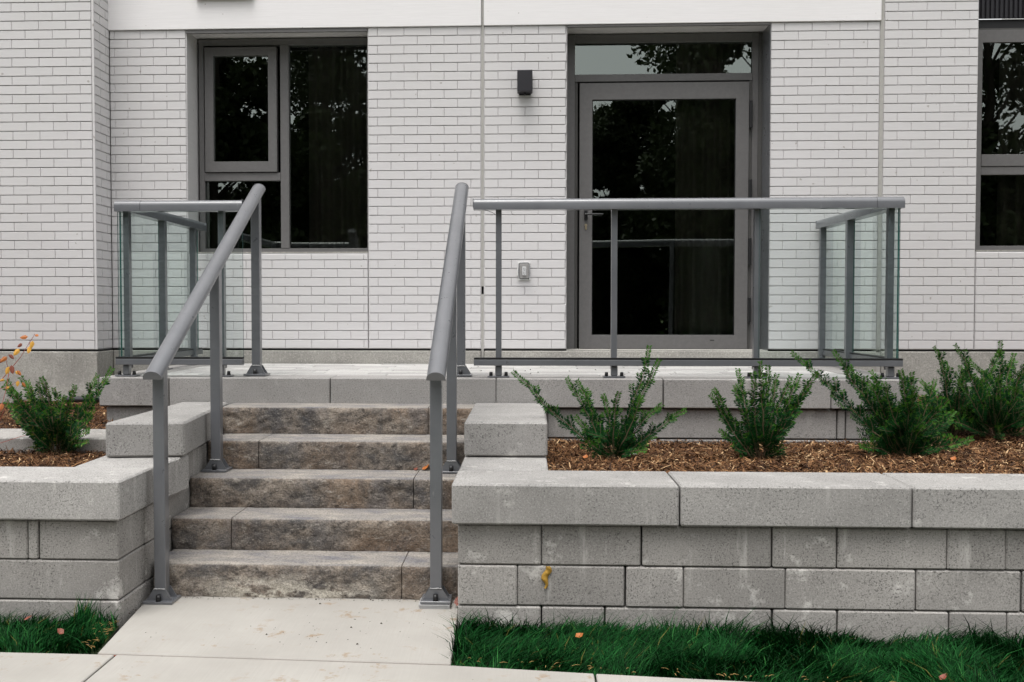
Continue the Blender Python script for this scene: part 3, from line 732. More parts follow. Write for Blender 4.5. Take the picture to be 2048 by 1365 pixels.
# ------------------------------------------------------------------ stair handrails
def handrail(label, x, posts, xr=None):
    h = thing('stair_handrail', label, 'handrail', (x, 5.3, 0), group='sloping handrails beside the stairs')
    xr = xr or x
    n = 14; w = .0425; hh = .036
    prof = [(w*math.cos(math.pi*i/n), hh*math.sin(math.pi*i/n)) for i in range(n+1)]+[(-w*.98, -.006), (-w*.45, -.006), (-w*.45, -.001), (w*.45, -.001), (w*.45, -.006), (w*.98, -.006)]
    A = Vector((xr, 4.385, 1.034)); B = Vector((xr, 6.19, 2.094))
    hr = loftx('rail', prof, [A, B], 'rail', h, True)
    prof2 = [(w*1.01*math.cos(math.pi*i/n), hh*1.03*math.sin(math.pi*i/n)) for i in range(n+1)]+[(-w*1.01, -.0065), (w*1.01, -.0065)]
    d = (B-A).normalized()
    loftx('end_cap', prof2, [A-d*.0035, A-d*.0005], 'rail', hr, False); loftx('end_cap', prof2, [B+d*.0005, B+d*.0035], 'rail', hr, False)
    for px_, y, z, shim in posts:
        zt = 1.034+(y-4.385)*(2.094-1.034)/(6.19-4.385)-.004
        zb = z+.0
        box('post', px_-.0265, px_+.0265, y-.0265, y+.0265, zb+.012, zt-.012, 'rail', h, .003)
        prism('post_top', [(px_-.02, y-.02), (px_+.02, y-.02), (px_+.02, y+.02), (px_-.02, y+.02)], zt-.012, zt+.004, 'rail', h)
        bp = box('base_plate', px_-.068, px_+.068, y-.062, y+.062, zb, zb+.011, 'rail', h, .001)
        for sy in (-1, 1):
            yy = y+sy*.0295
            V = [(px_-.060, yy-.003, zb+.011), (px_+.060, yy-.003, zb+.011), (px_+.0285, yy-.003, zb+.062), (px_-.0285, yy-.003, zb+.062)]
            V += [(a, b+.006, c) for a, b, c in V]
            fn = link('gusset', mesh('gusset', V, [(0, 1, 2, 3), (7, 6, 5, 4), (1, 5, 6, 2), (0, 3, 7, 4), (3, 2, 6, 7)], (px_, yy, zb)), 'rail', bp, (px_, yy, zb))
            by = y+sy*.047
            cyl('bolt_cap', (px_, by, zb+.011), (px_, by, zb+.040), .0125, .0105, 'black', bp)
        wmx = MB(); pts = [(px_-.026+.052*i/14, y-.0335, zb+.0635+random.uniform(-.0015, .0015)) for i in range(15)]
        wmx.tube(pts, [random.uniform(.002, .0035) for _ in pts], 5); wmx.build('weld_bead', 'weld', bp, (px_, y, zb))
        for q in range(shim): box('shim', px_-.07+random.uniform(-.006, .006), px_+.066, y-.07, y+.05, z-.006*(shim-q)-.001, z-.006*(shim-q)+.003, 'weld', bp)
    return h
handrail('left grey metal handrail beside the stairs, leaning inward in view', -1.672, ((-1.672, 4.475, .001, 0), (-1.677, 5.32, .467, 0), (-1.675, 6.13, .932, 0)))
handrail('right grey metal handrail beside the stairs, nearest the door', -.398, ((-.405, 4.475, .02, 3), (-.398, 5.33, .467, 0), (-.400, 6.13, .932, 0)))

# ------------------------------------------------------------------ mulch beds
def sm(t): t = max(0, min(1, t)); return t*t*(3-2*t)
def mz(x, y):
    n = .012*mnoise.noise(Vector((x*2.2, y*2.2, 0)))+.006*mnoise.noise(Vector((x*9, y*9, 4)))
    if x > -1:
        return .572 - .02*sm((y-4.9)/.9) + .11*sm((x-2.0)/1.0)*sm((y-5.3)/1.8) + .03*sm((x-1.5)/1.5) + n
    return (.588 if y < 5.3 else .655) + n*.7
def bed(name, x0, x1, y0, y1, skip, kindlabel):
    nx = int((x1-x0)/.06); ny = int((y1-y0)/.06); V = []; F = []
    for jy in range(ny+1):
        for ix in range(nx+1):
            x = x0+(x1-x0)*ix/nx; y = y0+(y1-y0)*jy/ny; V.append((x, y, mz(x, y)-.012))
    for jy in range(ny):
        for ix in range(nx):
            xc = x0+(x1-x0)*(ix+.5)/nx; yc = y0+(y1-y0)*(jy+.5)/ny
            if not skip(xc, yc): a = jy*(nx+1)+ix; F.append((a, a+1, a+nx+2, a+nx+1))
    link(name, mesh(name, V, F, (0, 0, 0), True), 'mulchbase', kind='structure')
def chips(name, x0, x1, y0, y1, skip, dens):
    n = int((x1-x0)*(y1-y0)*dens)
    V = []; T = []
    for _ in range(n):
        x = random.uniform(x0, x1); y = random.uniform(y0, y1)
        if skip(x, y): continue
        z = mz(x, y)+random.uniform(-.008, .010)
        L = random.choice((.015, .025, .04, .06))*random.uniform(.7, 1.3); w = random.uniform(.0015, .0038)*(1.6 if random.random() < .12 else 1)
        if random.random() < .04: w = random.uniform(.004, .007); L = random.uniform(.03, .06)
        a = random.uniform(0, math.pi)*.999; el = random.gauss(0, .34)
        d = Vector((math.cos(a)*math.cos(el), math.sin(a)*math.cos(el), math.sin(el))); s = Vector((-math.sin(a), math.cos(a), random.uniform(-.5, .5))).normalized()
        c = Vector((x, y, z)); bend = Vector((0, 0, random.uniform(-.003, .006)))+s*random.uniform(-.004, .004)
        t = min(1, max(0, random.gauss(.42, .27)+.16*mnoise.noise(Vector((x*3, y*3, 7)))+(.10 if x > -1 else 0)))
        for p, ww in ((c-d*L/2, w*.5), (c+bend, w), (c+d*L/2, w*.5)):
            V.append(tuple(p-s*ww)); V.append(tuple(p+s*ww)); T += [t, t]
    V = np.array(V); m = len(V)//6; b = (np.arange(m)*6)[:, None]
    F = np.concatenate([b+np.array([0, 2, 3, 1]), b+np.array([2, 4, 5, 3])])
    link(name, npmesh(name, V, F, np.array(T)), 'mulch', kind='stuff')
def skR(x, y): return (y > 5.97 and x < 2.28)
def skL(x, y): return (5.15 < y < 5.56 and x < -2.13) or (y > 5.93 and x > -2.6)
bed('mulch_soil', .10, 6.0, 4.53, 7.6, skR, '')
bed('mulch_soil', -6.0, -2.05, 4.53, 7.33, skL, '')
chips('bark_mulch', .11, 4.3, 4.545, 5.96, lambda x, y: False, 9500)
chips('bark_mulch', 2.31, 4.6, 5.96, 7.57, lambda x, y: False, 7000)
chips('bark_mulch', -3.4, -2.13, 4.545, 5.145, lambda x, y: False, 9000)
chips('bark_mulch', -3.8, -2.13, 5.57, 7.28, lambda x, y: skL(x, y), 5500)
for o in [o for o in COL.objects if o.name.startswith('bark_mulch')]:
    tag(o, 'shredded brown bark mulch covering the planting bed', 'mulch', 'bark mulch in the planting beds')

# ------------------------------------------------------------------ yew shrubs
def needles(V, T, P, side_hint, yellow, step=.0052, ln=.028, start=.12, new_from=.6):
    """needles in two ranks along the twig points P; T collects the material slot"""
    Ls = [0]
    for a, b in zip(P, P[1:]): Ls.append(Ls[-1]+(b-a).length)
    tot = Ls[-1]; s = tot*start; i = 0
    while s < tot:
        while i < len(P)-2 and Ls[i+1] < s: i += 1
        f = (s-Ls[i])/max(1e-6, Ls[i+1]-Ls[i]); p = P[i].lerp(P[i+1], f); t = (P[i+1]-P[i]).normalized()
        side = t.cross(side_hint); side = side.normalized() if side.length > .05 else t.orthogonal().normalized()
        up = side.cross(t)
        for sg in (-1, 1):
            q = random.uniform(-.25, .55)
            d = (side*sg*random.uniform(.75, 1.05) + t*random.uniform(.35, .75) + up*q).normalized()
            L = ln*random.uniform(.7, 1.15)*(.72+.28*math.sin(math.pi*min(1, .15+.85*s/tot)))
            w = t.cross(d).cross(d).normalized()*random.uniform(.0022, .0032)
            w = (w+up*random.uniform(-.0006, .0006))
            V += [p-w*.6, p+d*L*.55-w*1.1, p+d*L, p+d*L*.55+w*1.1]
            fr = s/tot
            T.append(2 if (yellow and random.random() < yellow) else (1 if fr > new_from and random.random() < (fr-new_from)/(1-new_from)*1.1+.1 else 0))
        s += step*random.uniform(.75, 1.25)
def bez(a, b, c, n):
    return [a*(1-t)**2+b*2*t*(1-t)+c*t*t for t in [i/n for i in range(n+1)]]
def yew(base, tips, label, dense=1.0, spread=.16, h=.22, yellow=0, seed=1):
    random.seed(seed)
    base = Vector(base); t = thing('yew_shrub', label, 'shrub', base, group='young yew shrubs in the mulch beds')
    NV = []; NT = []; B = MB()
    o = Vector((0, 0, 0))
    for (dx, dz, dy) in tips:
        tip = Vector((dx, dy, dz)); out = Vector((dx, dy, 0))
        root = Vector((random.uniform(-.02, .02), random.uniform(-.02, .02), -.02))
        ctrl = Vector((dx*.42, dy*.42, dz*.38+.01)) + Vector((random.uniform(-.03, .03), random.uniform(-.03, .03), random.uniform(-.02, .03)))
        P = bez(root, ctrl, tip, 14)
        P = [p+Vector((mnoise.noise(p*9+base), mnoise.noise(p*9-base), mnoise.noise(p*8+base*2)))*.016 for p in P]
        L = (tip-root).length; B.tube(P, [.0042*(1-.75*i/14) for i in range(15)], 5)
        needles(NV, NT, P, Vector((random.uniform(-.3, .3), -1, .45)), yellow, start=.25, new_from=.55)
        ns = int(L/.040*dense)
        for k in range(ns):
            f = .22+.72*(k+random.random()*.6)/ns
            q = int(f*14); p = P[q]; tt = (P[min(q+1, 14)]-P[q-1]).normalized()
            sgn = 1 if k % 2 else -1
            sv = tt.cross(Vector((0, -1, .25))).normalized()*sgn + Vector((0, random.uniform(-.9, .7), random.uniform(-.1, .35)))
            l = max(.025, (.085*(1-f)+.020)*random.uniform(.3, 1.2)) * (spread/.16)
            e = p+(tt*.9+sv*.62).normalized()*l
            Q = bez(p, p+(tt*.5+sv*.6)*l*.5, e+Vector((0, 0, .01)), 5)
            B.tube(Q, [.0018*(1-.6*i/5) for i in range(6)], 4)
            needles(NV, NT, Q, Vector((random.uniform(-.5, .5), -.7, .7)), yellow, start=.05, new_from=.55 if f > .5 else .85)
    for k in range(int(72*dense)):        # short inner twigs
        a = random.uniform(0, 2*math.pi); el = random.uniform(-.1, 1.2); r = random.uniform(.01, .085)*(spread/.15)
        p = Vector((math.cos(a)*r, math.sin(a)*r, random.uniform(.01, h*.62)))
        d = Vector((math.cos(a)*math.cos(el), math.sin(a)*math.cos(el), math.sin(el)))
        l = random.uniform(.04, .10)*(spread/.16)
        Q = bez(p, p+d*l*.5, p+d*l+Vector((0, 0, .015)), 5); B.tube(Q, [.0018]*6, 4)
        needles(NV, NT, Q, Vector((random.uniform(-1, 1), random.uniform(-1, 0), 1)), yellow*2, start=0, new_from=.9)
    B.build('branches', 'yewbark', t, base) if False else link('branches', mesh('branches', B.v, B.f, (0, 0, 0), True), 'yewbark', t, base)
    A = np.array([tuple(v) for v in NV]); n = len(A)//4
    me = npmesh('foliage', A, (np.arange(n)*4)[:, None]+np.arange(4)[None, :])
    for k in ('needle', 'needlen', 'needley'): me.materials.append(M[k])
    me.polygons.foreach_set('material_index', np.array(NT[:len(me.polygons)], dtype='i4'))
    link('foliage', me, [], t, base, kind='stuff')
    return t
yew((0.458, 5.184, 0.560), [(-0.519, 0.463, -0.1), (-0.248, 0.433, -0.02), (-0.186, 0.414, 0.08), (0.187, 0.593, 0.03), (0.222, 0.519, -0.06), (0.231, 0.305, -0.1), (0.362, 0.259, -0.02), (-0.141, 0.366, 0.08), (-0.058, 0.331, 0.03), (0.012, 0.36, -0.06), (0.129, 0.343, -0.1), (0.101, 0.24, -0.02), (-0.199, 0.22, 0.08), (0.216, 0.123, 0.03), (-0.141, 0.106, -0.06), (0.149, 0.062, -0.1)], 'yew shrub with long arching arms in front of the door, nearest the stairs', 0.62, 0.15, 0.2, 0, 30)
yew((1.217, 5.218, 0.560), [(-0.283, 0.346, -0.1), (-0.251, 0.366, -0.02), (-0.115, 0.385, 0.08), (-0.113, 0.467, 0.03), (-0.063, 0.454, -0.06), (-0.027, 0.516, -0.1), (0.035, 0.491, -0.02), (0.106, 0.441, 0.08), (0.158, 0.431, 0.03), (0.185, 0.45, -0.06), (0.257, 0.465, -0.1), (-0.216, 0.158, -0.02), (0.225, 0.243, 0.08), (-0.202, 0.212, 0.03), (0.236, 0.391, -0.06), (0.077, 0.062, -0.1)], 'upright bushy yew shrub directly below the right part of the railing', 0.85, 0.15, 0.24, 0, 31)
yew((2.013, 5.365, 0.570), [(-0.622, 0.551, -0.1), (-0.384, 0.548, -0.02), (-0.267, 0.474, 0.08), (-0.173, 0.45, 0.03), (-0.143, 0.385, -0.06), (-0.056, 0.458, -0.1), (0.013, 0.443, -0.02), (-0.192, 0.177, 0.08), (0.163, 0.392, 0.03), (-0.221, 0.398, -0.06), (0.063, 0.167, -0.1), (0.222, 0.304, -0.02), (-0.143, 0.09, 0.08), (-0.071, 0.285, 0.03), (0.106, 0.057, -0.06), (0.01, 0.349, -0.1), (.30, .10, -.12), (.30, .22, .1), (-.28, .06, -.12)], 'yew shrub with a long low arm reaching left, third from the stairs', 1.5, 0.20, 0.26, 0, 32)
yew((2.541, 6.035, 0.605), [(-0.144, 0.525, -0.1), (-0.052, 0.428, -0.02), (-0.163, 0.301, 0.08), (0.051, 0.401, 0.03), (0.069, 0.459, -0.06), (-0.203, 0.232, -0.1), (0.219, 0.36, -0.02), (0.307, 0.475, 0.08), (0.17, 0.252, 0.03), (-0.128, 0.14, -0.06), (0.086, 0.101, -0.1), (-.36, .10, -.22), (-.46, .20, -.12), (.34, .14, -.2), (-.24, .04, -.28), (.30, .34, .1), (-.5, .33, -.05)], 'dark yew shrub in the back beside the foundation wall, fourth from the stairs', 1.15, 0.2, 0.26, 0, 33)
yew((2.723, 5.891, 0.615), [(-0.272, 0.52, -0.1), (0.027, 0.538, -0.02), (0.144, 0.471, 0.08), (-0.12, 0.356, 0.03), (0.161, 0.491, -0.06), (0.075, 0.293, -0.1), (-0.099, 0.286, -0.02), (0.276, 0.309, 0.08), (-0.16, 0.136, 0.03), (0.111, 0.089, -0.06), (-0.024, 0.35, -0.1), (-.42, .14, -.25), (-.30, .32, -.2), (.36, .10, -.3), (.10, .20, -.36), (.38, .3, -.1), (-.16, .08, -.4)], 'yew shrub by the foundation wall close to the right edge of the photo', 1.15, 0.2, 0.26, 0, 34)
yew((3.182, 6.327, 0.635), [(-0.221, 0.394, -0.1), (-0.106, 0.328, -0.02), (-0.163, 0.164, 0.08), (0.007, 0.45, 0.03), (0.038, 0.393, -0.06), (-0.187, 0.118, -0.1), (0.091, 0.267, -0.02), (-.4, .2, -.3), (-.3, .35, -.2), (-.42, .38, 0), (.1, .3, -.3)], 'yew shrub cut off by the right edge of the photo', 1.1, 0.17, 0.26, 0, 35)
yew((-2.444, 5.076, 0.583), [(-0.235, 0.368, -0.1), (-0.259, 0.396, -0.02), (-0.236, 0.402, 0.08), (-0.17, 0.379, 0.03), (-0.069, 0.378, -0.06), (-0.028, 0.415, -0.1), (0.107, 0.363, -0.02), (0.185, 0.409, 0.08), (0.285, 0.444, 0.03), (0.229, 0.243, -0.06), (0.214, 0.147, -0.1), (-0.266, 0.284, -0.02), (-0.28, 0.208, 0.08), (-0.023, 0.346, 0.03), (-0.115, 0.132, -0.06), (0.205, 0.088, -0.1), (0.053, 0.311, -0.02)], 'yew shrub with partly yellowing needles left of the stairs', 0.95, 0.16, 0.26, 0.05, 36)

# ------------------------------------------------------------------ red-twig shrub at the left edge
def leafgeo(c, d, s, L, w):
    n = d.cross(s).normalized()
    pts = [c, c+d*L*.3+s*w, c+d*L*.7+s*w*.8-n*.002, c+d*L-n*.004, c+d*L*.7-s*w*.8-n*.002, c+d*L*.3-s*w]
    mid1 = c+d*L*.3-n*.003; mid2 = c+d*L*.7-n*.005
    V = [pts[0], pts[1], mid1, pts[5], pts[2], mid2, pts[4], pts[3]]
    return V, [(0, 1, 2), (0, 2, 3), (1, 4, 5, 2), (2, 5, 6, 3), (4, 7, 5), (5, 7, 6)]
random.seed(11)
dg = thing('dogwood_shrub', 'red stemmed shrub with a few orange leaves at the left edge', 'shrub', (-2.75, 4.9, .58))
stems = MB()
def stem(pts, r0=.0032):
    P = [Vector(p) for p in pts]; Q = []
    for a, b in zip(P, P[1:]):
        for i in range(5): Q.append(a.lerp(b, i/5))
    Q.append(P[-1]); Q = [q+Vector((mnoise.noise(q*12), 0, mnoise.noise(q*12+Vector((3, 3, 3)))))*.004 for q in Q]
    stems.tube(Q, [r0*(1-.7*i/len(Q)) for i in range(len(Q))], 5); return Q
main = stem([(-2.85, 4.9, .60), (-2.72, 4.9, .90), (-2.63, 4.9, 1.00), (-2.545, 4.9, 1.10), (-2.466, 4.9, 1.218)])
s2 = stem([(-2.60, 4.9, 1.045), (-2.612, 4.88, .93), (-2.66, 4.85, .72)], .002)
s3 = stem([(-2.72, 4.92, .92), (-2.60, 4.9, .955), (-2.545, 4.88, .985)], .0018)
s4 = stem([(-2.9, 4.85, .58), (-2.7, 4.85, .65), (-2.50, 4.85, .715)], .0026)
s5 = stem([(-2.9, 4.8, .60), (-2.72, 4.8, .70), (-2.60, 4.8, .78)], .0022)
s6 = stem([(-2.62, 4.93, 1.02), (-2.615, 4.9, 1.08), (-2.60, 4.9, 1.115)], .0016)
s7 = stem([(-2.80, 4.9, .60), (-2.70, 4.95, .74), (-2.62, 4.95, .90)], .0022)
link('stems', mesh('stems', stems.v, stems.f, (-2.75, 4.9, .58), True), 'redtwig', dg, (-2.75, 4.9, .58))
for (x, z, mt, L, ang) in ((-2.50, 1.205, 'leafo', .042, 190), (-2.475, 1.185, 'leafy', .045, 255), (-2.49, 1.160, 'leafy', .044, 262), (-2.53, 1.170, 'leafr', .034, 215), (-2.545, 1.145, 'leafy', .046, 235),
        (-2.465, 1.215, 'leafo', .028, 340), (-2.60, 1.115, 'leafr', .036, 320), (-2.61, 1.105, 'leafo', .042, 225), (-2.63, 1.09, 'leafr', .036, 215), (-2.59, 1.062, 'leafr', .050, 285), (-2.60, 1.055, 'leafy', .046, 250),
        (-2.56, 1.035, 'leafo', .035, 310), (-2.57, 1.03, 'leafy', .035, 330), (-2.625, .99, 'leafy', .026, 200), (-2.62, .945, 'leafy', .026, 10), (-2.555, .985, 'leafy', .034, 265), (-2.535, .975, 'leafo', .03, 300), (-2.64, .87, 'leafo', .04, 270)):
    d = Vector((math.cos(R(ang)), random.uniform(-.3, .3), math.sin(R(ang)))).normalized(); s = d.cross(Vector((random.uniform(-.4, .4), -1, random.uniform(-.2, .4)))).normalized()
    V, F = leafgeo(Vector((0, 0, 0)), d, s, L*.98, L*.27)
    link('leaf', mesh('leaf', V, F), mt, dg, (x, 4.895, z))
# dry grass stalks behind
for gx in (-2.62, -2.30):
    dt = MB(); random.seed(int(gx*-100))
    for k in range(34):
        a = Vector((gx+random.uniform(-.05, .05), 6.5+random.uniform(-.06, .06), .62)); b = a+Vector((random.uniform(-.10, .10), random.uniform(-.05, .05), random.uniform(.14, .32)))
        dt.tube(bez(a, a.lerp(b, .5)+Vector((0, 0, .04)), b, 4), [.0012, .001, .0009, .0007, .0004], 3)
    tag(dt.build('dry_grass_tuft', 'strawm', None, (gx, 6.5, .62)), 'wispy dry grass tuft behind the left yew shrub' if gx < -2.4 else 'wispy dry grass tuft beside the left end of the terrace', 'grass tuft')

# ------------------------------------------------------------------ lawn
def lawn(x0, x1, n, name, xr=None, seed=3):
    rng = np.random.default_rng(seed)
    x = rng.uniform(x0, x1, n); y = rng.uniform(3.05, 4.19, n)
    ys = np.interp(x, [p[0] for p in SW], [p[1] for p in SW])+.004
    keep = y > ys+.003
    if xr is not None: keep &= x < np.interp(y, [3.78, 4.2], [xr-.005+.07, xr-.005])
    else: keep &= x > -.281-(y-3.72)*.045
    x = x[keep]; y = y[keep]; n = len(x)
    z = -.030-.018*np.maximum(0, x)
    cl = np.array([mnoise.noise(Vector((a*3.1, b*4.5, seed))) for a, b in zip(x, y)])
    h = (.058+.040*cl)*(rng.uniform(.45, 1.2, n)+.75*(rng.random(n) < .06))
    edge = np.clip((y-ys[keep])/.06, .35, 1) if False else np.clip((y-np.interp(x, [p[0] for p in SW], [p[1] for p in SW]))/.07, .4, 1)
    h = np.maximum(.02, h*edge)
    wall = (y > 4.02); h = np.where(wall, h*1.22, h)
    if xr is not None:
        tf = np.exp(-(((x+1.885)/.045)**2+((y-4.12)/.05)**2)); h = h+tf*.125*rng.uniform(.5, 1.1, n)
    swirl = np.array([mnoise.noise(Vector((a*2.3+9, b*3.0, 5))) for a, b in zip(x, y)])
    ang = np.where(rng.random(n) < .75, 6.5*swirl+.3+rng.normal(0, .5, n), rng.uniform(0, 6.28, n))
    lean = h*rng.uniform(.5, 1.7, n)*(1.0 if xr is None else .9)
    if xr is not None: lean = lean*(1-.8*tf)
    dx = np.cos(ang)*lean; dy = np.sin(ang)*lean*.7
    fy = y+dy; dy = np.where(fy > 4.19, -np.abs(dy)*.2, dy)
    if xr is not None: lim = -1.70+.0; dx = np.where(x+dx > lim+.02, -np.abs(dx)*.2, dx)
    w = rng.uniform(.0015, .0031, n); wa = ang+1.57+rng.normal(0, .5, n); wx = np.cos(wa)*w; wy = np.sin(wa)*w*.6
    P = np.zeros((n, 6, 3))
    for i, (f, hh, ws) in enumerate(((0, 0, 1), (.38, .62, .85), (1, 1, .12))):
        cx = x+dx*f; cy = y+dy*f; cz = z+h*hh*(1 if i < 2 else .96)
        P[:, 2*i] = np.stack([cx-wx*ws, cy-wy*ws, cz], 1); P[:, 2*i+1] = np.stack([cx+wx*ws, cy+wy*ws, cz], 1)
    V = P.reshape(-1, 3); b = (np.arange(n)*6)[:, None]
    F = np.concatenate([b+np.array([0, 1, 3, 2]), b+np.array([2, 3, 5, 4])])
    tn = np.clip(rng.normal(.45, .24, n)+.22*swirl, 0, .96); tn = np.where(rng.random(n) < .012, 1.0, tn)
    o = link(name, npmesh(name, V, F, np.repeat(tn, 6)), 'grass', kind='stuff'); return o
a = lawn(-.29, 3.6, 92000, 'grass', seed=3); tag(a, 'dark green grass strip in front of the right retaining wall', 'grass')
b = lawn(-4.2, -1.66, 46000, 'grass', xr=-1.757, seed=5); tag(b, 'dark green grass patch at the foot of the left retaining wall', 'grass')
for nm, pts in (('lawn_soil', [(-.287, 3.73), (.257, 3.66), (.916, 3.595), (6, 3.08), (6, 4.25), (-.287, 4.25)]), ('lawn_soil', [(-6, 3.94), (-2.06, 3.79), (-1.69, 3.785), (-1.765, 4.25), (-6, 4.25)])):
    zf = lambda x: -.028-.018*max(0, x)
    link(nm, mesh(nm, [(x, y, zf(x)) for x, y in pts], [tuple(range(len(pts)))]), 'soil', kind='structure')
# edge litter: straw and grit between grass and paving, grit on the slab
random.seed(21)
lt = MB()
for k in range(80):
    if random.random() < .5: x = random.uniform(-.27, 1.4); y = swy(x)+abs(random.gauss(0, .03)); 
    else: y = random.uniform(3.8, 4.2); x = -1.70-(y-3.8)*.12-abs(random.gauss(0, .025))
    a = random.uniform(0, 3.14); L = random.uniform(.008, .035); z = random.uniform(0, .012)
    c = Vector((x, y, z)); d = Vector((math.cos(a), math.sin(a)*.6, random.uniform(-.15, .2)))*L
    lt.tube([c, c+d*.5+Vector((0, 0, .003)), c+d], [.0009, .0011, .0006], 3)
tag(lt.build('straw_litter', 'strawm', kind='stuff'), 'dry straw bits along the edge of the grass', 'litter')
gt = MB()
for k in range(200):
    r_ = random.random()
    if r_ < .55: x = random.uniform(-1.7, -.32); y = 4.535-abs(random.gauss(0, .012)); z = .001
    elif r_ < .7: y = random.uniform(3.85, 4.55); x = -1.752+.0+abs(random.gauss(0, .010)); z = .001
    elif r_ < .85: x = random.gauss(-.85, .22); y = random.gauss(4.05, .13); z = .001
    else: x = random.uniform(-1.6, -.35); y = random.uniform(3.85, 4.5); z = .001
    if y > 4.54 or y < 3.8: continue
    r = random.uniform(.001, .003) if random.random() < .93 else .0055
    pts = [Vector((x+r*math.cos(a)*random.uniform(.7, 1.3), y+r*math.sin(a)*random.uniform(.7, 1.3), z)) for a in (0, 1.25, 2.5, 3.8, 5)]
    i = len(gt.v); gt.v += pts+[Vector((x, y, z+r*.9))]
    for q in range(5): gt.f.append((i+q, i+(q+1) % 5, i+5)); gt.m.append(0)
tag(gt.build('grit', 'bark', kind='stuff'), 'dark grit and soil crumbs scattered on the path slab', 'grit')

# ------------------------------------------------------------------ fallen leaves and small things
def fallen(x, y, z, mt, L, rot, label, tilt=.3, wid=.36):
    d = Vector((math.cos(rot), math.sin(rot), tilt)).normalized(); s = d.cross(Vector((0, -.45, 1))).normalized()
    V, F = leafgeo(-d*L/2, d, s, L, L*wid)
    V = [v+Vector((0, 0, .006*math.sin(i*2.1))) for i, v in enumerate(V)]
    tag(link('fallen_leaf', mesh('fallen_leaf', V, F), mt, None, (x, y, z)), label, 'leaf', 'fallen autumn leaves')
fallen(-.545, 5.375, .482, 'leafo', .045, .1, 'orange fallen leaf on the third step beside the right handrail post', .5, .5)
fallen(-.60, 5.378, .472, 'leafr', .028, 2.2, 'small dark leaf against the riser left of the orange leaf', .2)
fallen(.213, 3.93, .045, 'leafo', .034, .3, 'curled orange leaf lying on the right grass strip', .1, .5)
fallen(-2.07, 4.02, .055, 'leafr', .036, .2, 'brown leaf on the left grass near the wall', .3)
fallen(-1.875, 3.90, .04, 'leafr', .032, 2.9, 'rusty leaf on the left grass near the path slab', .3)
fallen(.305, 5.10, .585, 'leafo', .03, 1.2, 'small orange leaf on the mulch left of the nearest yew', .3, .5)
fallen(-.303+.0, 4.43, .03, 'leafr', .05, 1.3, 'dead brown leaf wedged beside the right handrail foot', .9)
fallen(1.52, 3.66, .0, 'leafr', .035, .6, 'small brown leaf on the grass near the bottom right', .3)
fallen(2.12, 5.02, .60, 'leafo', .03, .6, 'small orange leaf under the third yew from the left', .3, .5)
box_t = prism('plant_tag', [(.50, 5.13), (.575, 5.17), (.568, 5.185), (.493, 5.145)], .592, .5945, 'white', None); tag(box_t, 'white plant tag lying on the mulch beside the nearest yew', 'tag')
ed = MB(); ed.tube([(-3.3, 6.95, .70), (-2.95, 6.9, .71), (-2.75, 6.8, .72), (-2.64, 6.7, .75)], [.02, .022, .024, .02], 8)
tag(ed.build('drain_pipe', 'plasticdark', smooth=True), 'black plastic drain pipe on the mulch by the foundation', 'pipe')

# ------------------------------------------------------------------ trees across the road (mirrored in the panes)
def treemesh(seed, H, Rr, nl):
    rng = np.random.default_rng(seed); random.seed(seed)
    T = MB(); T.tube([(0, 0, -.1), (.05, .05, H*.25), (-.1, .05, H*.6), (0, 0, H*.9)], [.22, .17, .11, .03], 8)
    blobs = []
    for k in range(64):
        a = random.uniform(0, 6.28); z = random.uniform(.05, .97)*H; rr = Rr*math.sin(math.pi*min(.97, (z/H)*.80+.14))*random.uniform(.2, .95)
        c = Vector((math.cos(a)*rr, math.sin(a)*rr, z)); blobs.append((c, random.uniform(.7, 1.35)))
        T.tube([Vector((0, 0, z*.75)), Vector((c.x*.5, c.y*.5, z*.9)), c], [.06, .035, .01], 5)
    trunk = mesh('trunk', T.v, T.f, (0, 0, 0), True); trunk.materials.append(M['bark'])
    m = nl//len(blobs); P = []
    for c, r in blobs:
        d = rng.normal(size=(m, 3)); d /= np.linalg.norm(d, axis=1)[:, None]
        P.append(np.array(c)+d*(r*rng.uniform(.25, 1, m)**.5)[:, None]*np.array([1, 1, .75]))
    P = np.concatenate(P); n = len(P)
    u = rng.normal(size=(n, 3)); u /= np.linalg.norm(u, axis=1)[:, None]; v = rng.normal(size=(n, 3)); v -= (v*u).sum(1)[:, None]*u; v /= np.linalg.norm(v, axis=1)[:, None]
    s = rng.uniform(.07, .17, n)[:, None]
    V = np.stack([P-u*s, P-v*s*.55, P+u*s, P+v*s*.55], 1).reshape(-1, 3)
    cr = npmesh('crown', V, (np.arange(n)*4)[:, None]+np.arange(4)[None, :]); cr.materials.append(M['treeleaf'])
    return trunk, cr
TA = treemesh(1, 15, 3.4, 44000); TC = treemesh(3, 15, 3.6, 23000); TB = treemesh(2, 13, 3.2, 40000)
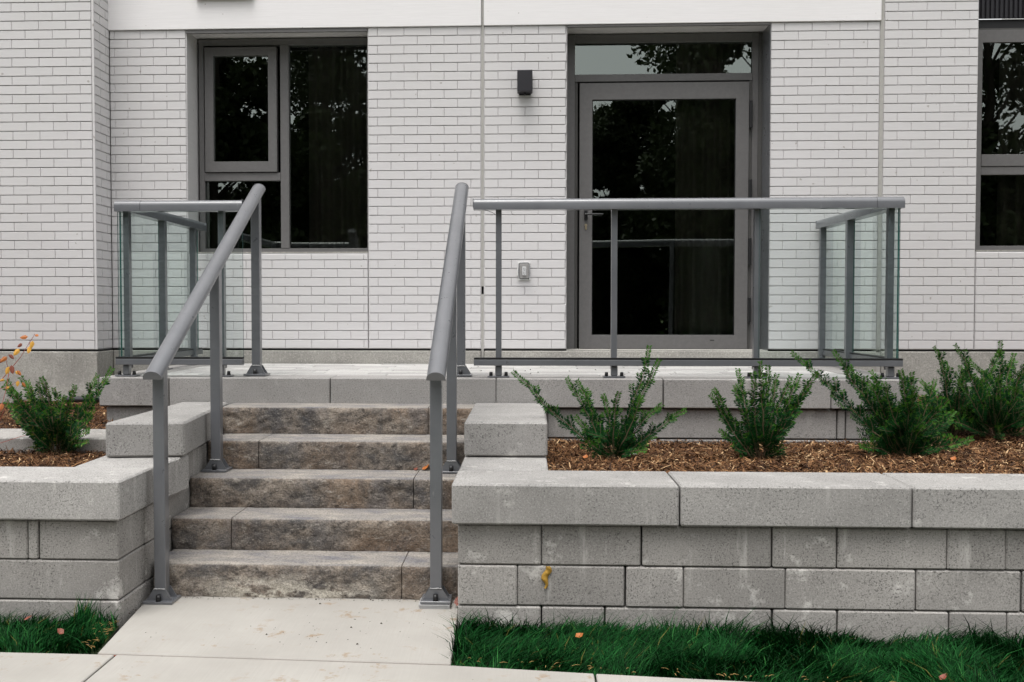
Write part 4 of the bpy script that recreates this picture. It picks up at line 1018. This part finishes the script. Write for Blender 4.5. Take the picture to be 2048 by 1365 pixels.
spots = [(-19, -20, 1, 2), (-14.5, -21, 1.05, 0), (-11, -19, 1, 0), (-7.2, -20, 1.05, 2), (-9, -26, .9, 2), (-3.8, -21, .95, 0), (-1.2, -20, 1, 1), (1.6, -25, .74, 1), (3.6, -27, .76, 1), (6.4, -19.5, .95, 2), (4.6, -27.5, .82, 1), (7.4, -28, .85, 0), (9.4, -21, 1.0, 2), (12.4, -20, 1.05, 2), (15.6, -19, 1.1, 2), (18.6, -20, 1.05, 2), (22, -22, 1.1, 2),
         (-16, -31, .66, 1), (-11.5, -32, .7, 0), (-7, -31, .66, 1), (-3.4, -31, .62, 0), (.2, -33, .66, 1), (8.3, -31, .7, 0), (12.4, -31, .66, 1), (16.6, -31, .7, 0), (21, -31, .66, 1)]
hg = np.random.default_rng(9); n = 90000
P = np.stack([hg.uniform(-40, 40, n), hg.uniform(-28.5, -26.5, n), hg.uniform(-.1, 1, n)], 1)
P[:, 2] = P[:, 2]*(5.2+1.0*np.sin(P[:, 0]*.9)+.6*np.sin(P[:, 0]*2.3+1))
u = hg.normal(size=(n, 3)); u /= np.linalg.norm(u, axis=1)[:, None]; v = np.cross(u, hg.normal(size=(n, 3))); v /= np.linalg.norm(v, axis=1)[:, None]
q = hg.uniform(.08, .2, n)[:, None]
me = npmesh('hedge', np.stack([P-u*q, P-v*q*.6, P+u*q, P+v*q*.6], 1).reshape(-1, 3), (np.arange(n)*4)[:, None]+np.arange(4)[None, :])
tag(link('hedge', me, 'treeleaf', kind='stuff'), 'dark tall hedge across the road, seen mirrored in the panes', 'hedge')
for i, (x, y, s, k) in enumerate(spots):
    side = 'left' if x < 0 else 'right'
    row_ = 'first' if y > -28 else 'second'
    t = thing('street_tree', 'leafy tree across the road, seen only mirrored in the dark panes', 'tree', (x, y, -.09), group='trees across the road mirrored in the glass')
    for nm, me in (('trunk', (TA, TB, TC)[k][0]), ('crown', (TA, TB, TC)[k][1])):
        c = bpy.data.objects.new(nm, me); COL.objects.link(c); c.parent = t
        if nm == 'crown': c['kind'] = 'stuff'
    t.scale = (s, s, s); t.rotation_euler = (0, 0, i*1.7)
